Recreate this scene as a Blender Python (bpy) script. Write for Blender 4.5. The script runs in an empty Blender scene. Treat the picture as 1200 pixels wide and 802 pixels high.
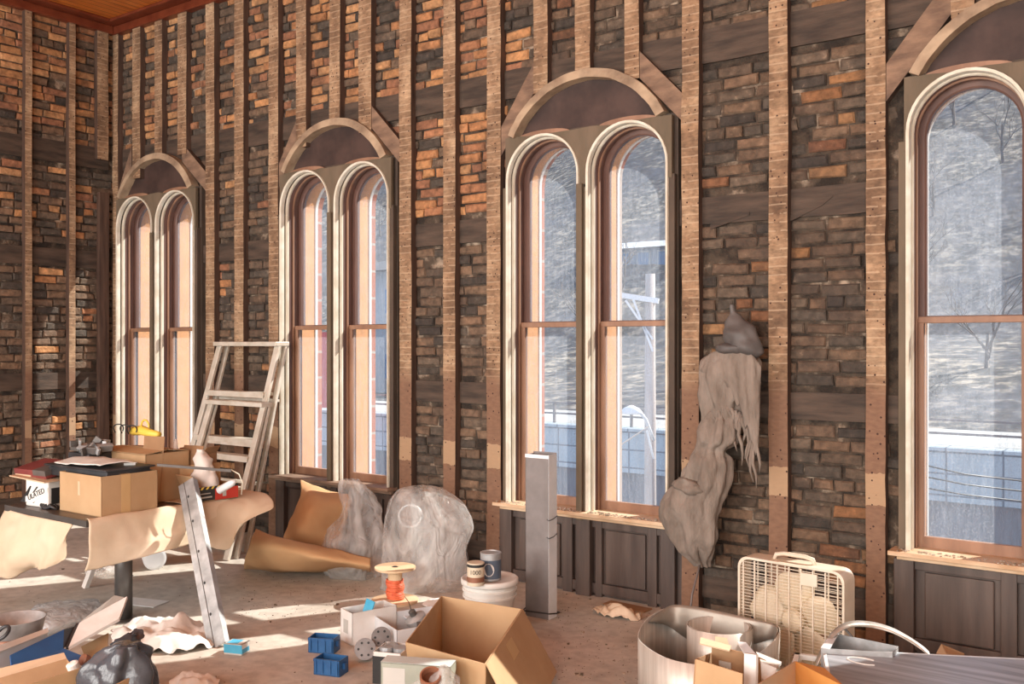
import bpy, bmesh, math, random
from mathutils import Vector, Matrix, noise
R = random.Random(7)
C = bpy.context.scene.collection
sc = bpy.context.scene
CS, SN, F, EYE = .811, .585, 1117.0, 1.55       # room-to-camera yaw, focal length (px of 1200), eye height

# ---------------------------------------------------------------- measuring helpers
def pd(px, py, d):                                # pixel + depth -> room point
    cx = (px-600)*d/F
    return Vector((cx*CS-d*SN, cx*SN+d*CS, EYE-(py-401)*d/F))
def fp(px, py, z=0.0):                            # pixel on a horizontal plane -> room point
    return pd(px, py, (EYE-z)*F/(py-401))
def py_(px, Y, py=401):                           # pixel on a plane parallel to the window wall
    r = (px-600)/F
    X = (r*CS-SN)*Y/(CS+r*SN)
    d = -SN*X+CS*Y
    return Vector((X, Y, EYE-(py-401)*d/F))

# ---------------------------------------------------------------- materials
M = {}
def nodes(name):
    m = bpy.data.materials.new(name); m.use_nodes = True
    nt = m.node_tree; nt.nodes.clear()
    o = nt.nodes.new('ShaderNodeOutputMaterial')
    M[name] = m
    return m, nt, o
def N(nt, t, **kw):
    n = nt.nodes.new(t)
    for k, v in kw.items():
        if k.startswith('i_'):
            key = k[2:]
            n.inputs[int(key) if key.isdigit() else key.replace('_', ' ')].default_value = v
        else: setattr(n, k, v)
    return n
def L(nt, a, b): nt.links.new(a, b)
def col(c): return (c[0], c[1], c[2], 1)
def mixc(nt, f, a, b, bt='MIX'):
    n = nt.nodes.new('ShaderNodeMix'); n.data_type = 'RGBA'; n.blend_type = bt
    for s, v in ((0, f), (6, a), (7, b)):
        if isinstance(v, (int, float)): n.inputs[s].default_value = v
        elif isinstance(v, tuple): n.inputs[s].default_value = col(v)
        else: L(nt, v, n.inputs[s])
    return n.outputs[2]
def math_(nt, op, a, b=None, c=None, clamp=False):
    n = nt.nodes.new('ShaderNodeMath'); n.operation = op; n.use_clamp = clamp
    for i, v in enumerate((a, b, c)):
        if v is None: continue
        if isinstance(v, (int, float)): n.inputs[i].default_value = v
        else: L(nt, v, n.inputs[i])
    return n.outputs[0]
def ramp(nt, v, stops):
    n = nt.nodes.new('ShaderNodeValToRGB'); cr = n.color_ramp
    while len(cr.elements) < len(stops): cr.elements.new(.5)
    for e, (p, c) in zip(cr.elements, stops):
        e.position = p; e.color = col(c) if isinstance(c, tuple) else (c, c, c, 1)
    L(nt, v, n.inputs[0]); return n.outputs[0]
def noise_(nt, scale, detail=4, vec=None, rough=.55, dist=0):
    n = N(nt, 'ShaderNodeTexNoise'); n.inputs['Scale'].default_value = scale
    n.inputs['Detail'].default_value = detail; n.inputs['Roughness'].default_value = rough
    n.inputs['Distortion'].default_value = dist
    if vec is not None: L(nt, vec, n.inputs['Vector'])
    return n.outputs[0]
def geo_pos(nt, scale=(1, 1, 1)):
    g = N(nt, 'ShaderNodeNewGeometry'); mp = N(nt, 'ShaderNodeMapping')
    mp.inputs['Scale'].default_value = scale
    L(nt, g.outputs['Position'], mp.inputs['Vector']); return mp.outputs[0]
def obj_pos(nt, scale=(1, 1, 1)):
    g = N(nt, 'ShaderNodeTexCoord'); mp = N(nt, 'ShaderNodeMapping')
    mp.inputs['Scale'].default_value = scale
    L(nt, g.outputs['Object'], mp.inputs['Vector']); return mp.outputs[0]
def finish(nt, o, c, rough=.7, metal=0.0, bump=None, bs=.3, bd=.01, spec=None, alpha=None, coat=0):
    b = N(nt, 'ShaderNodeBsdfPrincipled')
    if isinstance(c, tuple): b.inputs['Base Color'].default_value = col(c)
    else: L(nt, c, b.inputs['Base Color'])
    if isinstance(rough, (int, float)): b.inputs['Roughness'].default_value = rough
    else: L(nt, rough, b.inputs['Roughness'])
    b.inputs['Metallic'].default_value = metal
    if spec is not None: b.inputs['Specular IOR Level'].default_value = spec
    if bump is not None:
        bn = N(nt, 'ShaderNodeBump'); bn.inputs['Strength'].default_value = bs
        bn.inputs['Distance'].default_value = bd
        L(nt, bump, bn.inputs['Height']); L(nt, bn.outputs[0], b.inputs['Normal'])
    L(nt, b.outputs[0], o.inputs[0]); return b
def pm(name, c1, c2=None, scale=6, rough=.7, metal=0.0, bs=.25, bd=.004, stretch=(1, 1, 1), bscale=None, lo=.35, hi=.65, spec=None):
    m, nt, o = nodes(name)
    v = obj_pos(nt, stretch)
    n1 = noise_(nt, scale, 5, v)
    c = ramp(nt, n1, [(lo, c1), (hi, c2 or c1)])
    n2 = noise_(nt, bscale or scale*5, 5, v)
    finish(nt, o, c, rough, metal, n2, bs, bd, spec)
    return m

pm('cardboard', (.43, .27, .14), (.50, .33, .185), 4, .85, bs=.1)
pm('cardboard_dark', (.27, .15, .075), (.36, .21, .11), 5, .85, bs=.1)
pm('cardboard_pale', (.56, .40, .26), (.62, .46, .31), 4, .85, bs=.1)
pm('tape', (.55, .36, .17), (.6, .4, .2), 5, .35)
pm('kraft', (.58, .45, .31), (.70, .57, .43), 2.5, .8, bs=.5, bd=.01, bscale=5)
pm('kraft_orange', (.52, .30, .145), (.60, .37, .19), 2.5, .9, bs=.4, bd=.01, bscale=4)
pm('paper_white', (.78, .76, .72), (.85, .83, .8), 4, .8)
pm('paper_crumpled', (.55, .40, .27), (.75, .6, .45), 10, .8)
pm('cloth_white', (.74, .71, .67), (.84, .82, .79), 5, .9, bs=.4, bd=.01, bscale=14)
pm('black_plastic', (.02, .02, .022), (.05, .05, .055), 6, .45)
pm('black_bag', (.025, .027, .034), (.085, .09, .105), 5, .22, bs=.35, bd=.02, bscale=12)
pm('blue_plastic', (.02, .10, .32), (.03, .15, .42), 6, .4)
pm('blue_box', (.02, .09, .24), (.035, .14, .34), 9, .42)
pm('blue_label', (.06, .38, .62), (.1, .5, .75), 9, .5)
pm('white_plastic', (.72, .70, .66), (.8, .78, .74), 4, .45, bs=.05)
pm('clear_plastic', (.62, .64, .66), (.72, .74, .77), 4, .3, bs=.05)
pm('white_board', (.70, .66, .62), (.84, .82, .80), 5, .6)
pm('fan_plastic', (.63, .52, .40), (.74, .65, .54), 4, .45, bs=.05)
pm('fan_blade', (.60, .48, .33), (.68, .56, .41), 6, .5)
pm('aluminium', (.52, .48, .43), (.76, .71, .65), 3, .45, .35, bs=.08, stretch=(9, 9, .6))
pm('galvanised', (.34, .345, .35), (.52, .53, .54), 14, .5, .5, bs=.06)
pm('steel_grey', (.17, .15, .145), (.24, .215, .21), 6, .5, .35, bs=.05)
pm('steel_light', (.72, .74, .76), (.82, .84, .87), 8, .5, .15)
pm('steel_dark', (.10, .09, .085), (.16, .145, .135), 6, .5, .4)
pm('panel_metal', (.25, .26, .285), (.46, .48, .53), 3, .42, .3, bs=.04, stretch=(.5, 9, 1))
pm('ladder_paint', (.60, .54, .45), (.74, .69, .61), 9, .5, .25, bs=.1)
pm('table_dark', (.055, .04, .033), (.12, .08, .06), 5, .4)
pm('table_edge', (.05, .045, .042), (.08, .07, .065), 5, .5)
pm('pole_grey', (.09, .085, .082), (.13, .12, .115), 5, .35, .5)
pm('red', (.48, .035, .025), (.55, .06, .04), 7, .5)
pm('dark_red', (.16, .03, .03), (.22, .05, .045), 7, .5)
pm('yellow', (.75, .5, .06), (.8, .58, .1), 7, .5)
pm('cable_red', (.70, .13, .06), (.82, .2, .09), 30, .5)
pm('spool_wood', (.62, .44, .27), (.74, .56, .37), 8, .7)
pm('orange_cardboard', (.62, .27, .06), (.70, .34, .10), 5, .8)
pm('can_label', (.62, .53, .40), (.7, .6, .46), 8, .5)
pm('can_brown', (.22, .09, .05), (.28, .12, .07), 8, .5)
pm('can_blue', (.07, .10, .15), (.10, .13, .18), 8, .5)
pm('sage', (.27, .28, .23), (.34, .35, .29), 6, .6)
pm('sage_top', (.50, .56, .55), (.6, .66, .65), 6, .5)
pm('ink', (.02, .02, .02), (.03, .03, .03), 5, .7)
pm('ink_pale', (.45, .43, .40), (.5, .48, .44), 5, .7)
pm('cream_trim', (.60, .55, .44), (.76, .72, .62), 9, .6, bs=.3, bscale=30)
pm('cream_worn', (.58, .50, .38), (.74, .70, .60), 14, .7, bs=.4, bscale=24, stretch=(1, 1, .3))
pm('sash_brown', (.105, .055, .045), (.17, .09, .07), 8, .5, stretch=(1, 1, .2))
pm('sash_orange', (.22, .115, .07), (.36, .20, .125), 8, .55, stretch=(1, 1, .2))
pm('sill_wood', (.52, .33, .19), (.72, .54, .37), 12, .75, stretch=(.4, 1, 1))
pm('peach_jamb', (.66, .31, .12), (.72, .36, .15), 6, .6)
pm('white_edge', (.8, .76, .7), (.85, .82, .77), 6, .6)
pm('casing_dark', (.06, .042, .032), (.10, .07, .05), 7, .8, bs=.4, bscale=40, stretch=(1, 1, .3))
pm('casing_olive', (.11, .085, .055), (.17, .125, .085), 7, .8, bs=.4, bscale=40, stretch=(1, 1, .3))
pm('apron_brown', (.060, .042, .036), (.115, .082, .068), 4, .55, bs=.3, bscale=30, stretch=(3, 3, .35))
pm('tympanum', (.035, .019, .016), (.075, .042, .034), 5, .7, bs=.3, bscale=22)
pm('trim_red', (.13, .026, .012), (.19, .045, .02), 8, .35)
pm('gauze', (.17, .135, .11), (.27, .22, .185), 14, .95, bs=.9, bd=.012, bscale=45, stretch=(1, 1, .35))
pm('gauze_dark', (.12, .10, .09), (.20, .17, .15), 9, .9, bs=.6, bd=.01, bscale=40, stretch=(1, 1, .5))
pm('hood_cloth', (.085, .075, .072), (.14, .125, .12), 6, .6, bs=.3, bd=.006, bscale=12)
pm('debris', (.25, .18, .12), (.5, .42, .34), 6, .9)
pm('wire', (.02, .02, .02), None, 6, .5)
pm('hoop_metal', (.42, .38, .33), (.66, .62, .57), 10, .4, .6)

def m_stud():
    # front face: pale ghosts of the laths with thin dark/bright lines; other faces bare dark timber
    for name, c in (('stud_front', None), ('stud_side', 1)):
        m, nt, o = nodes(name)
        p = geo_pos(nt); g = N(nt, 'ShaderNodeSeparateXYZ'); L(nt, p, g.inputs[0])
        z = g.outputs[2]
        if c:
            n1 = noise_(nt, 5, 5, geo_pos(nt, (6, 6, .6)))
            cc = ramp(nt, n1, [(.3, (.045, .024, .017)), (.7, (.115, .066, .045))])
            finish(nt, o, cc, .85, 0, noise_(nt, 30, 4, geo_pos(nt, (3, 3, .4))), .3, .005)
            continue
        oi = N(nt, 'ShaderNodeObjectInfo')
        zz = math_(nt, 'ADD', z, math_(nt, 'MULTIPLY', oi.outputs['Random'], .35))
        wob = noise_(nt, 14, 3, p)
        zw = math_(nt, 'ADD', zz, math_(nt, 'MULTIPLY', wob, .012))
        fr = math_(nt, 'FRACT', math_(nt, 'DIVIDE', zw, .0475))
        line = math_(nt, 'LESS_THAN', fr, .17)
        n1 = noise_(nt, 3.2, 5, geo_pos(nt, (1.5, 1.5, 1)))
        n1b = noise_(nt, 26, 5, geo_pos(nt, (1, 1, 2.2)))
        base = ramp(nt, n1, [(.30, (.155, .088, .052)), (.5, (.35, .215, .125)), (.70, (.56, .385, .24))])
        grain = mixc(nt, .75, base, ramp(nt, n1b, [(.25, .32), (.62, 1.0)]), 'MULTIPLY')
        # each lath tone differs a little
        lath = N(nt, 'ShaderNodeTexWhiteNoise', noise_dimensions='1D')
        L(nt, math_(nt, 'FLOOR', math_(nt, 'DIVIDE', zw, .0475)), lath.inputs['W'])
        tone = math_(nt, 'MULTIPLY_ADD', lath.outputs[0], .30, .80)
        tn = mixc(nt, 1.0, grain, tone, 'MULTIPLY')
        pale_line = math_(nt, 'MULTIPLY', line, math_(nt, 'GREATER_THAN', noise_(nt, 9, 3, p), .43))  # pale lath lines, broken up at random
        striped = mixc(nt, math_(nt, 'MULTIPLY', pale_line, .30), tn, (.68, .52, .36))
        low = mixc(nt, n1b, (.13, .068, .045), (.29, .165, .10))
        k = math_(nt, 'MULTIPLY', math_(nt, 'SUBTRACT', z, math_(nt, 'MULTIPLY_ADD', n1b, .12, 1.2)), 9, clamp=True)
        body = mixc(nt, k, low, striped)
        # the bleached band left by the old rail
        d = math_(nt, 'ABSOLUTE', math_(nt, 'SUBTRACT', z, .80))
        band = math_(nt, 'LESS_THAN', math_(nt, 'ADD', d, math_(nt, 'MULTIPLY', wob, .05)), .105)
        body = mixc(nt, math_(nt, 'MULTIPLY', band, .5), body, (.58, .40, .24))
        # nail holes
        v = N(nt, 'ShaderNodeTexVoronoi'); v.inputs['Scale'].default_value = 26
        L(nt, p, v.inputs['Vector'])
        dot = math_(nt, 'LESS_THAN', v.outputs[0], .14)
        body = mixc(nt, dot, body, (.05, .02, .015))
        finish(nt, o, body, .85, 0, n1b, .35, .004)
m_stud()

def m_brick():
    m, nt, o = nodes('brick')
    a = N(nt, 'ShaderNodeAttribute', attribute_name='tint')
    p = geo_pos(nt)
    n1 = noise_(nt, 24, 6, p); n2 = noise_(nt, 3.5, 4, p); n3 = noise_(nt, 70, 4, p)
    c = mixc(nt, .85, a.outputs['Color'], ramp(nt, n1, [(.28, .5), (.70, 1.55)]), 'MULTIPLY')
    c = mixc(nt, math_(nt, 'MULTIPLY', ramp(nt, n2, [(.5, 0.0), (.68, 1.0)]), .5), c, (.035, .028, .026))
    c = mixc(nt, math_(nt, 'MULTIPLY', ramp(nt, n1, [(.66, 0.0), (.74, 1.0)]), .35), c, (.40, .29, .20))
    h = math_(nt, 'ADD', n1, math_(nt, 'MULTIPLY', n3, .5))
    finish(nt, o, c, .88, 0, h, .8, .012)
    m, nt, o = nodes('mortar')
    p = geo_pos(nt); n1 = noise_(nt, 9, 6, p); n2 = noise_(nt, 45, 5, p)
    c = ramp(nt, n1, [(.40, (.028, .020, .015)), (.58, (.095, .068, .048)), (.72, (.40, .31, .23))])
    finish(nt, o, c, .95, 0, n2, .9, .02)
    m, nt, o = nodes('ledger')
    n1 = noise_(nt, 7, 5, geo_pos(nt, (.5, .5, 3))); n2 = noise_(nt, 30, 5, geo_pos(nt, (.6, .6, 3)))
    c = ramp(nt, n1, [(.3, (.030, .021, .016)), (.7, (.105, .070, .050))])
    finish(nt, o, c, .8, 0, n2, .5, .006)
m_brick()

def m_floor():
    m, nt, o = nodes('floor')
    p = geo_pos(nt)
    n1 = noise_(nt, 1.3, 6, p); n2 = noise_(nt, 14, 6, p); n3 = noise_(nt, 90, 3, p)
    c = ramp(nt, n1, [(.3, (.40, .35, .295)), (.5, (.53, .485, .425)), (.7, (.61, .575, .52))])
    c = mixc(nt, .6, c, ramp(nt, n2, [(.3, .62), (.6, 1.08)]), 'MULTIPLY')
    c = mixc(nt, math_(nt, 'MULTIPLY', ramp(nt, n3, [(.66, 0.0), (.74, 1.0)]), .5), c, (.17, .13, .1))
    finish(nt, o, c, .8, 0, n2, .2, .01)
m_floor()

def m_ceiling():
    m, nt, o = nodes('ceiling_wood')
    p = geo_pos(nt)
    s = N(nt, 'ShaderNodeSeparateXYZ'); L(nt, p, s.inputs[0])
    fr = math_(nt, 'FRACT', math_(nt, 'DIVIDE', s.outputs[0], .085))
    gap = math_(nt, 'LESS_THAN', fr, .09)
    n1 = noise_(nt, 4, 5, geo_pos(nt, (8, .6, 1)))
    c = ramp(nt, n1, [(.3, (.46, .12, .022)), (.7, (.68, .22, .042))])
    c = mixc(nt, gap, c, (.09, .02, .008))
    finish(nt, o, c, .35, 0, gap, -.3, .004)
m_ceiling()

def m_glass():
    m, nt, o = nodes('dusty_glass')
    p = geo_pos(nt)
    n1 = noise_(nt, 5, 6, geo_pos(nt, (1, 1, .25))); n2 = noise_(nt, 120, 3, p); n3 = noise_(nt, 30, 4, geo_pos(nt, (3, 3, .25)))
    f = math_(nt, 'MULTIPLY_ADD', n1, .13, .02)
    f = math_(nt, 'ADD', f, math_(nt, 'MULTIPLY', ramp(nt, n2, [(.52, 0.0), (.72, 1.0)]), .16))
    f = math_(nt, 'ADD', f, math_(nt, 'MULTIPLY', ramp(nt, n3, [(.45, 0.0), (.8, 1.0)]), .10), clamp=True)
    t = N(nt, 'ShaderNodeBsdfTransparent'); t.inputs[0].default_value = (.93, .95, .97, 1)
    tr = N(nt, 'ShaderNodeBsdfTranslucent'); tr.inputs[0].default_value = (.58, .64, .74, 1)
    df = N(nt, 'ShaderNodeBsdfDiffuse'); df.inputs[0].default_value = (.30, .34, .38, 1)
    a = N(nt, 'ShaderNodeMixShader'); a.inputs[0].default_value = .45
    L(nt, tr.outputs[0], a.inputs[1]); L(nt, df.outputs[0], a.inputs[2])
    b = N(nt, 'ShaderNodeMixShader'); L(nt, f, b.inputs[0]); L(nt, t.outputs[0], b.inputs[1]); L(nt, a.outputs[0], b.inputs[2])
    gl = N(nt, 'ShaderNodeBsdfGlossy'); gl.inputs['Roughness'].default_value = .2
    e = N(nt, 'ShaderNodeMixShader'); e.inputs[0].default_value = .004
    L(nt, b.outputs[0], e.inputs[1]); L(nt, gl.outputs[0], e.inputs[2]); L(nt, e.outputs[0], o.inputs[0])
m_glass()

def m_film(name, opac, c, hi):
    m, nt, o = nodes(name)
    p = obj_pos(nt)
    n1 = noise_(nt, 2.6, 3, obj_pos(nt, (1.6, 1.6, .8)), dist=1.2); n2 = noise_(nt, 7, 3, obj_pos(nt, (1.4, 1.4, .8)), dist=1.6)
    f = math_(nt, 'MULTIPLY_ADD', ramp(nt, n1, [(.4, 0.0), (.62, 1.0)]), hi, opac, clamp=True)
    t = N(nt, 'ShaderNodeBsdfTransparent')
    b = N(nt, 'ShaderNodeBsdfPrincipled'); b.inputs['Base Color'].default_value = col(c)
    b.inputs['Roughness'].default_value = .16
    bn = N(nt, 'ShaderNodeBump'); bn.inputs['Strength'].default_value = 1.0; bn.inputs['Distance'].default_value = .05
    L(nt, n2, bn.inputs['Height']); L(nt, bn.outputs[0], b.inputs['Normal'])
    tr = N(nt, 'ShaderNodeBsdfTranslucent'); tr.inputs[0].default_value = col(c)
    a = N(nt, 'ShaderNodeMixShader'); a.inputs[0].default_value = .4
    L(nt, b.outputs[0], a.inputs[1]); L(nt, tr.outputs[0], a.inputs[2])
    e = N(nt, 'ShaderNodeMixShader'); L(nt, f, e.inputs[0]); L(nt, t.outputs[0], e.inputs[1]); L(nt, a.outputs[0], e.inputs[2])
    L(nt, e.outputs[0], o.inputs[0])
m_film('plastic_film', .20, (.93, .92, .91), .36)
m_film('plastic_film_grey', .34, (.76, .76, .77), .3)
m_film('thin_film', .45, (.80, .82, .85), .2)

def m_out():
    m, nt, o = nodes('hillside')
    p = geo_pos(nt); n1 = noise_(nt, .16, 6, p); n2 = noise_(nt, 1.7, 8, p, rough=.7); n3 = noise_(nt, .9, 8, geo_pos(nt, (3, 1, .7)), rough=.8)
    c = ramp(nt, n2, [(.40, (.02, .022, .025)), (.50, (.085, .08, .075)), (.60, (.36, .30, .23))])
    c = mixc(nt, ramp(nt, n1, [(.4, 0.0), (.6, .7)]), c, (.08, .085, .105))
    c = mixc(nt, .6, c, ramp(nt, n3, [(.40, .2), (.58, 1.4)]), 'MULTIPLY')
    finish(nt, o, c, .95)
    m, nt, o = nodes('block_wall')
    p = geo_pos(nt); mp = N(nt, 'ShaderNodeMapping'); mp.inputs['Rotation'].default_value = (math.pi/2, 0, 0)
    L(nt, p, mp.inputs['Vector'])
    b = N(nt, 'ShaderNodeTexBrick'); b.offset = .0
    b.inputs['Scale'].default_value = 1.0; b.inputs['Brick Width'].default_value = .9; b.inputs['Row Height'].default_value = .38
    b.inputs['Mortar Size'].default_value = .018
    b.inputs['Color1'].default_value = (.40, .47, .52, 1); b.inputs['Color2'].default_value = (.47, .53, .57, 1); b.inputs['Mortar'].default_value = (.18, .21, .25, 1)
    L(nt, mp.outputs[0], b.inputs['Vector'])
    n1 = noise_(nt, 2, 5, geo_pos(nt, (2, 1, .3)))
    c = mixc(nt, .5, b.outputs[0], ramp(nt, n1, [(.3, .6), (.65, 1.1)]), 'MULTIPLY')
    finish(nt, o, c, .9)
    m, nt, o = nodes('old_wall')
    n1 = noise_(nt, 1.6, 6, geo_pos(nt, (2.5, 1, .5))); n2 = noise_(nt, 9, 5, geo_pos(nt, (2, 1, .3)))
    c = mixc(nt, n2, (.15, .155, .17), (.31, .31, .33)); c = mixc(nt, .5, c, ramp(nt, n1, [(.3, .5), (.65, 1.15)]), 'MULTIPLY')
    finish(nt, o, c, .9)
    m, nt, o = nodes('outside_brick')
    p = geo_pos(nt); mp = N(nt, 'ShaderNodeMapping'); mp.inputs['Rotation'].default_value = (math.pi/2, 0, math.pi/2)
    L(nt, p, mp.inputs['Vector'])
    b = N(nt, 'ShaderNodeTexBrick'); b.inputs['Scale'].default_value = 1; b.inputs['Brick Width'].default_value = .21; b.inputs['Row Height'].default_value = .072
    b.inputs['Mortar Size'].default_value = .01
    b.inputs['Color1'].default_value = (.38, .13, .08, 1); b.inputs['Color2'].default_value = (.46, .19, .12, 1); b.inputs['Mortar'].default_value = (.42, .34, .29, 1)
    L(nt, mp.outputs[0], b.inputs['Vector']); finish(nt, o, b.outputs[0], .9)
m_out()
pm('road', (.36, .36, .35), (.44, .43, .41), 1, .9)
pm('house_wall', (.19, .25, .32), (.24, .30, .38), 2, .9)
pm('house_pale', (.34, .36, .38), (.40, .42, .44), 2, .9)
pm('house_roof', (.42, .44, .47), (.5, .52, .55), 1, .7)
pm('house_window', (.06, .16, .30), (.08, .2, .36), 2, .3)
pm('pole_wood', (.42, .36, .33), (.55, .48, .44), 5, .9, stretch=(1, 1, .2))
pm('lamp_white', (.8, .8, .8), None, 4, .5)
pm('sign_red', (.55, .06, .06), (.62, .1, .1), 2, .5)
pm('bark', (.13, .11, .10), (.28, .25, .23), 3, .95)

# ---------------------------------------------------------------- mesh building
class MB:
    def __init__(s): s.v = []; s.f = []; s.m = []
    def add(s, vs, fs, mi=0):
        o = len(s.v); s.v += [Vector(v) for v in vs]
        s.f += [tuple(i+o for i in f) for f in fs]
        s.m += [mi]*len(fs); return s
    def box(s, x0, x1, y0, y1, z0, z1, mi=0, mat=None):
        vs = [Vector((x, y, z)) for z in (z0, z1) for y in (y0, y1) for x in (x0, x1)]
        if mat is not None: vs = [mat @ v for v in vs]
        return s.add(vs, [(0, 2, 3, 1), (4, 5, 7, 6), (0, 1, 5, 4), (2, 6, 7, 3), (0, 4, 6, 2), (1, 3, 7, 5)], mi)
    def bar(s, a, b, w, d, up=Vector((0, 0, 1)), mi=0):       # rectangular bar from a to b
        a = Vector(a); b = Vector(b); t = (b-a).normalized()
        u = t.cross(Vector(up)); u = u.normalized() if u.length > 1e-4 else Vector((1, 0, 0))
        n = u.cross(t).normalized()
        vs = [p+u*i*w/2+n*j*d/2 for p in (a, b) for i, j in ((-1, -1), (1, -1), (1, 1), (-1, 1))]
        return s.add(vs, [(3, 2, 1, 0), (4, 5, 6, 7), (0, 1, 5, 4), (1, 2, 6, 5), (2, 3, 7, 6), (3, 0, 4, 7)], mi)
    def tube(s, path, r, n=10, closed=False, mi=0, caps=True):
        path = [Vector(p) for p in path]; rs = r if isinstance(r, list) else [r]*len(path)
        K = len(path); rings = []; prev = None
        for i, p in enumerate(path):
            q = path[(i+1) % K] if (closed or i < K-1) else path[i]
            o = path[i-1] if (closed or i > 0) else path[i]
            t = (q-o).normalized()
            if prev is None:
                u = t.cross(Vector((0, 0, 1)))
                if u.length < 1e-3: u = t.cross(Vector((0, 1, 0)))
                u.normalize()
            else:
                u = prev-t*prev.dot(t); u.normalize()
            prev = u; w = t.cross(u)
            rings.append([p+(u*math.cos(2*math.pi*k/n)+w*math.sin(2*math.pi*k/n))*rs[i] for k in range(n)])
        vs = [v for g in rings for v in g]; fs = []
        for i in range(K if closed else K-1):
            a = i*n; b = ((i+1) % K)*n
            for k in range(n): fs.append((a+k, a+(k+1) % n, b+(k+1) % n, b+k))
        if not closed and caps: fs += [tuple(range(n-1, -1, -1)), tuple((K-1)*n+k for k in range(n))]
        return s.add(vs, fs, mi)
    def lathe(s, prof, c=(0, 0, 0), n=32, mi=0, mat=None, sx=1, sy=1):   # prof: (r,z) list
        c = Vector(c); vs = []; fs = []; K = len(prof)
        for r, z in prof:
            for k in range(n):
                a = 2*math.pi*k/n; p = Vector((r*math.cos(a)*sx, r*math.sin(a)*sy, z))
                if mat is not None: p = mat @ p
                vs.append(c+p)
        for i in range(K-1):
            for k in range(n): fs.append((i*n+k, i*n+(k+1) % n, (i+1)*n+(k+1) % n, (i+1)*n+k))
        fs.append(tuple(range(n-1, -1, -1))); fs.append(tuple((K-1)*n+k for k in range(n)))
        return s.add(vs, fs, mi)
    def poly(s, pts, d, mi=0):                                # planar polygon pushed by vector d
        n = len(pts); pts = [Vector(p) for p in pts]; d = Vector(d)
        return s.add(pts+[p+d for p in pts], [tuple(range(n-1, -1, -1)), tuple(range(n, 2*n))]+[(i, (i+1) % n, (i+1) % n+n, i+n) for i in range(n)], mi)
    def grid(s, rows, mi=0, closeu=False):
        nr = len(rows); nc = len(rows[0]); fs = []
        for i in range(nr-1):
            for j in range(nc if closeu else nc-1):
                fs.append((i*nc+j, i*nc+(j+1) % nc, (i+1)*nc+(j+1) % nc, (i+1)*nc+j))
        return s.add([v for r in rows for v in r], fs, mi)
    def build(s, name, mats, parent=None, smooth=False, bevel=0, solid=0, sub=0, origin=None, fix=True):
        me = bpy.data.meshes.new(name)
        if parent is not None: off = Vector(parent['_w'])
        elif origin is not None: off = Vector(origin)
        else:
            xs = [v.x for v in s.v]; ys = [v.y for v in s.v]; zs = [v.z for v in s.v]
            off = Vector(((min(xs)+max(xs))/2, (min(ys)+max(ys))/2, min(zs)))
        me.from_pydata([v-off for v in s.v], [], s.f)
        if not isinstance(mats, (list, tuple)): mats = [mats]
        for m in mats: me.materials.append(M[m])
        me.polygons.foreach_set('material_index', s.m)
        if smooth: me.polygons.foreach_set('use_smooth', [True]*len(s.f))
        me.update()
        if fix:
            bm = bmesh.new(); bm.from_mesh(me); bmesh.ops.recalc_face_normals(bm, faces=bm.faces); bm.to_mesh(me); bm.free()
        o = bpy.data.objects.new(name, me); C.objects.link(o)
        o['_w'] = list(off)
        if parent is not None: o.parent = parent
        else: o.location = off
        if bevel:
            b = o.modifiers.new('b', 'BEVEL'); b.width = bevel; b.segments = 2; b.limit_method = 'ANGLE'; b.angle_limit = math.radians(35)
        if solid:
            b = o.modifiers.new('s', 'SOLIDIFY'); b.thickness = solid; b.offset = 0
        if sub:
            b = o.modifiers.new('u', 'SUBSURF'); b.levels = sub; b.render_levels = sub
        return o
def child_origin(o, parent): pass
def thing(name, label, cat, loc, group=None, kind=None):
    o = bpy.data.objects.new(name, None); C.objects.link(o); o.location = loc; o.empty_display_size = .05
    o['_w'] = list(loc)
    return tag(o, label, cat, group, kind)
def tag(o, label, cat, group=None, kind=None):
    if label: o['label'] = label
    if cat: o['category'] = cat
    if group: o['group'] = group
    if kind: o['kind'] = kind
    return o
def struct(o): o['kind'] = 'structure'; return o
def sub_(mb, name, mats, part, **k):                         # a sub-part: under a part that sits at its thing's origin
    o = mb.build(name, mats, part, **k); return o
def copy_tree(o, parent=None):
    c = o.copy(); C.objects.link(c)
    if parent is not None: c.parent = parent
    for ch in [x for x in bpy.data.objects if x.parent == o]: copy_tree(ch, c)
    return c
def move_copy(root, delta, label=None, group=None):
    c = copy_tree(root); c.location = Vector(root.location)+Vector(delta)
    c['_w'] = list(Vector(root['_w'])+Vector(delta))
    if label: c['label'] = label
    if group: c['group'] = group
    return c
def fbm(p, s=1.0, o=3): return noise.fractal(Vector(p)*s, 1.0, 2.0, o)
def ridge(p, s):
    return 1-abs(noise.noise(Vector(p)*s))*2
def cr(p0, p1, p2, p3, t):
    return .5*((2*p1)+(-p0+p2)*t+(2*p0-5*p1+4*p2-p3)*t*t+(-p0+3*p1-3*p2+p3)*t*t*t)
def spline(ps, n, closed=False):
    ps = [Vector(p) for p in ps]; K = len(ps); out = []
    segs = K if closed else K-1
    for i in range(n):
        t = i/(n if closed else n-1)*segs; k = min(int(t), segs-1); u = t-k
        g = (lambda j: ps[j % K]) if closed else (lambda j: ps[max(0, min(K-1, j))])
        out.append(cr(g(k-1), g(k), g(k+1), g(k+2), u))
    return out
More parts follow.
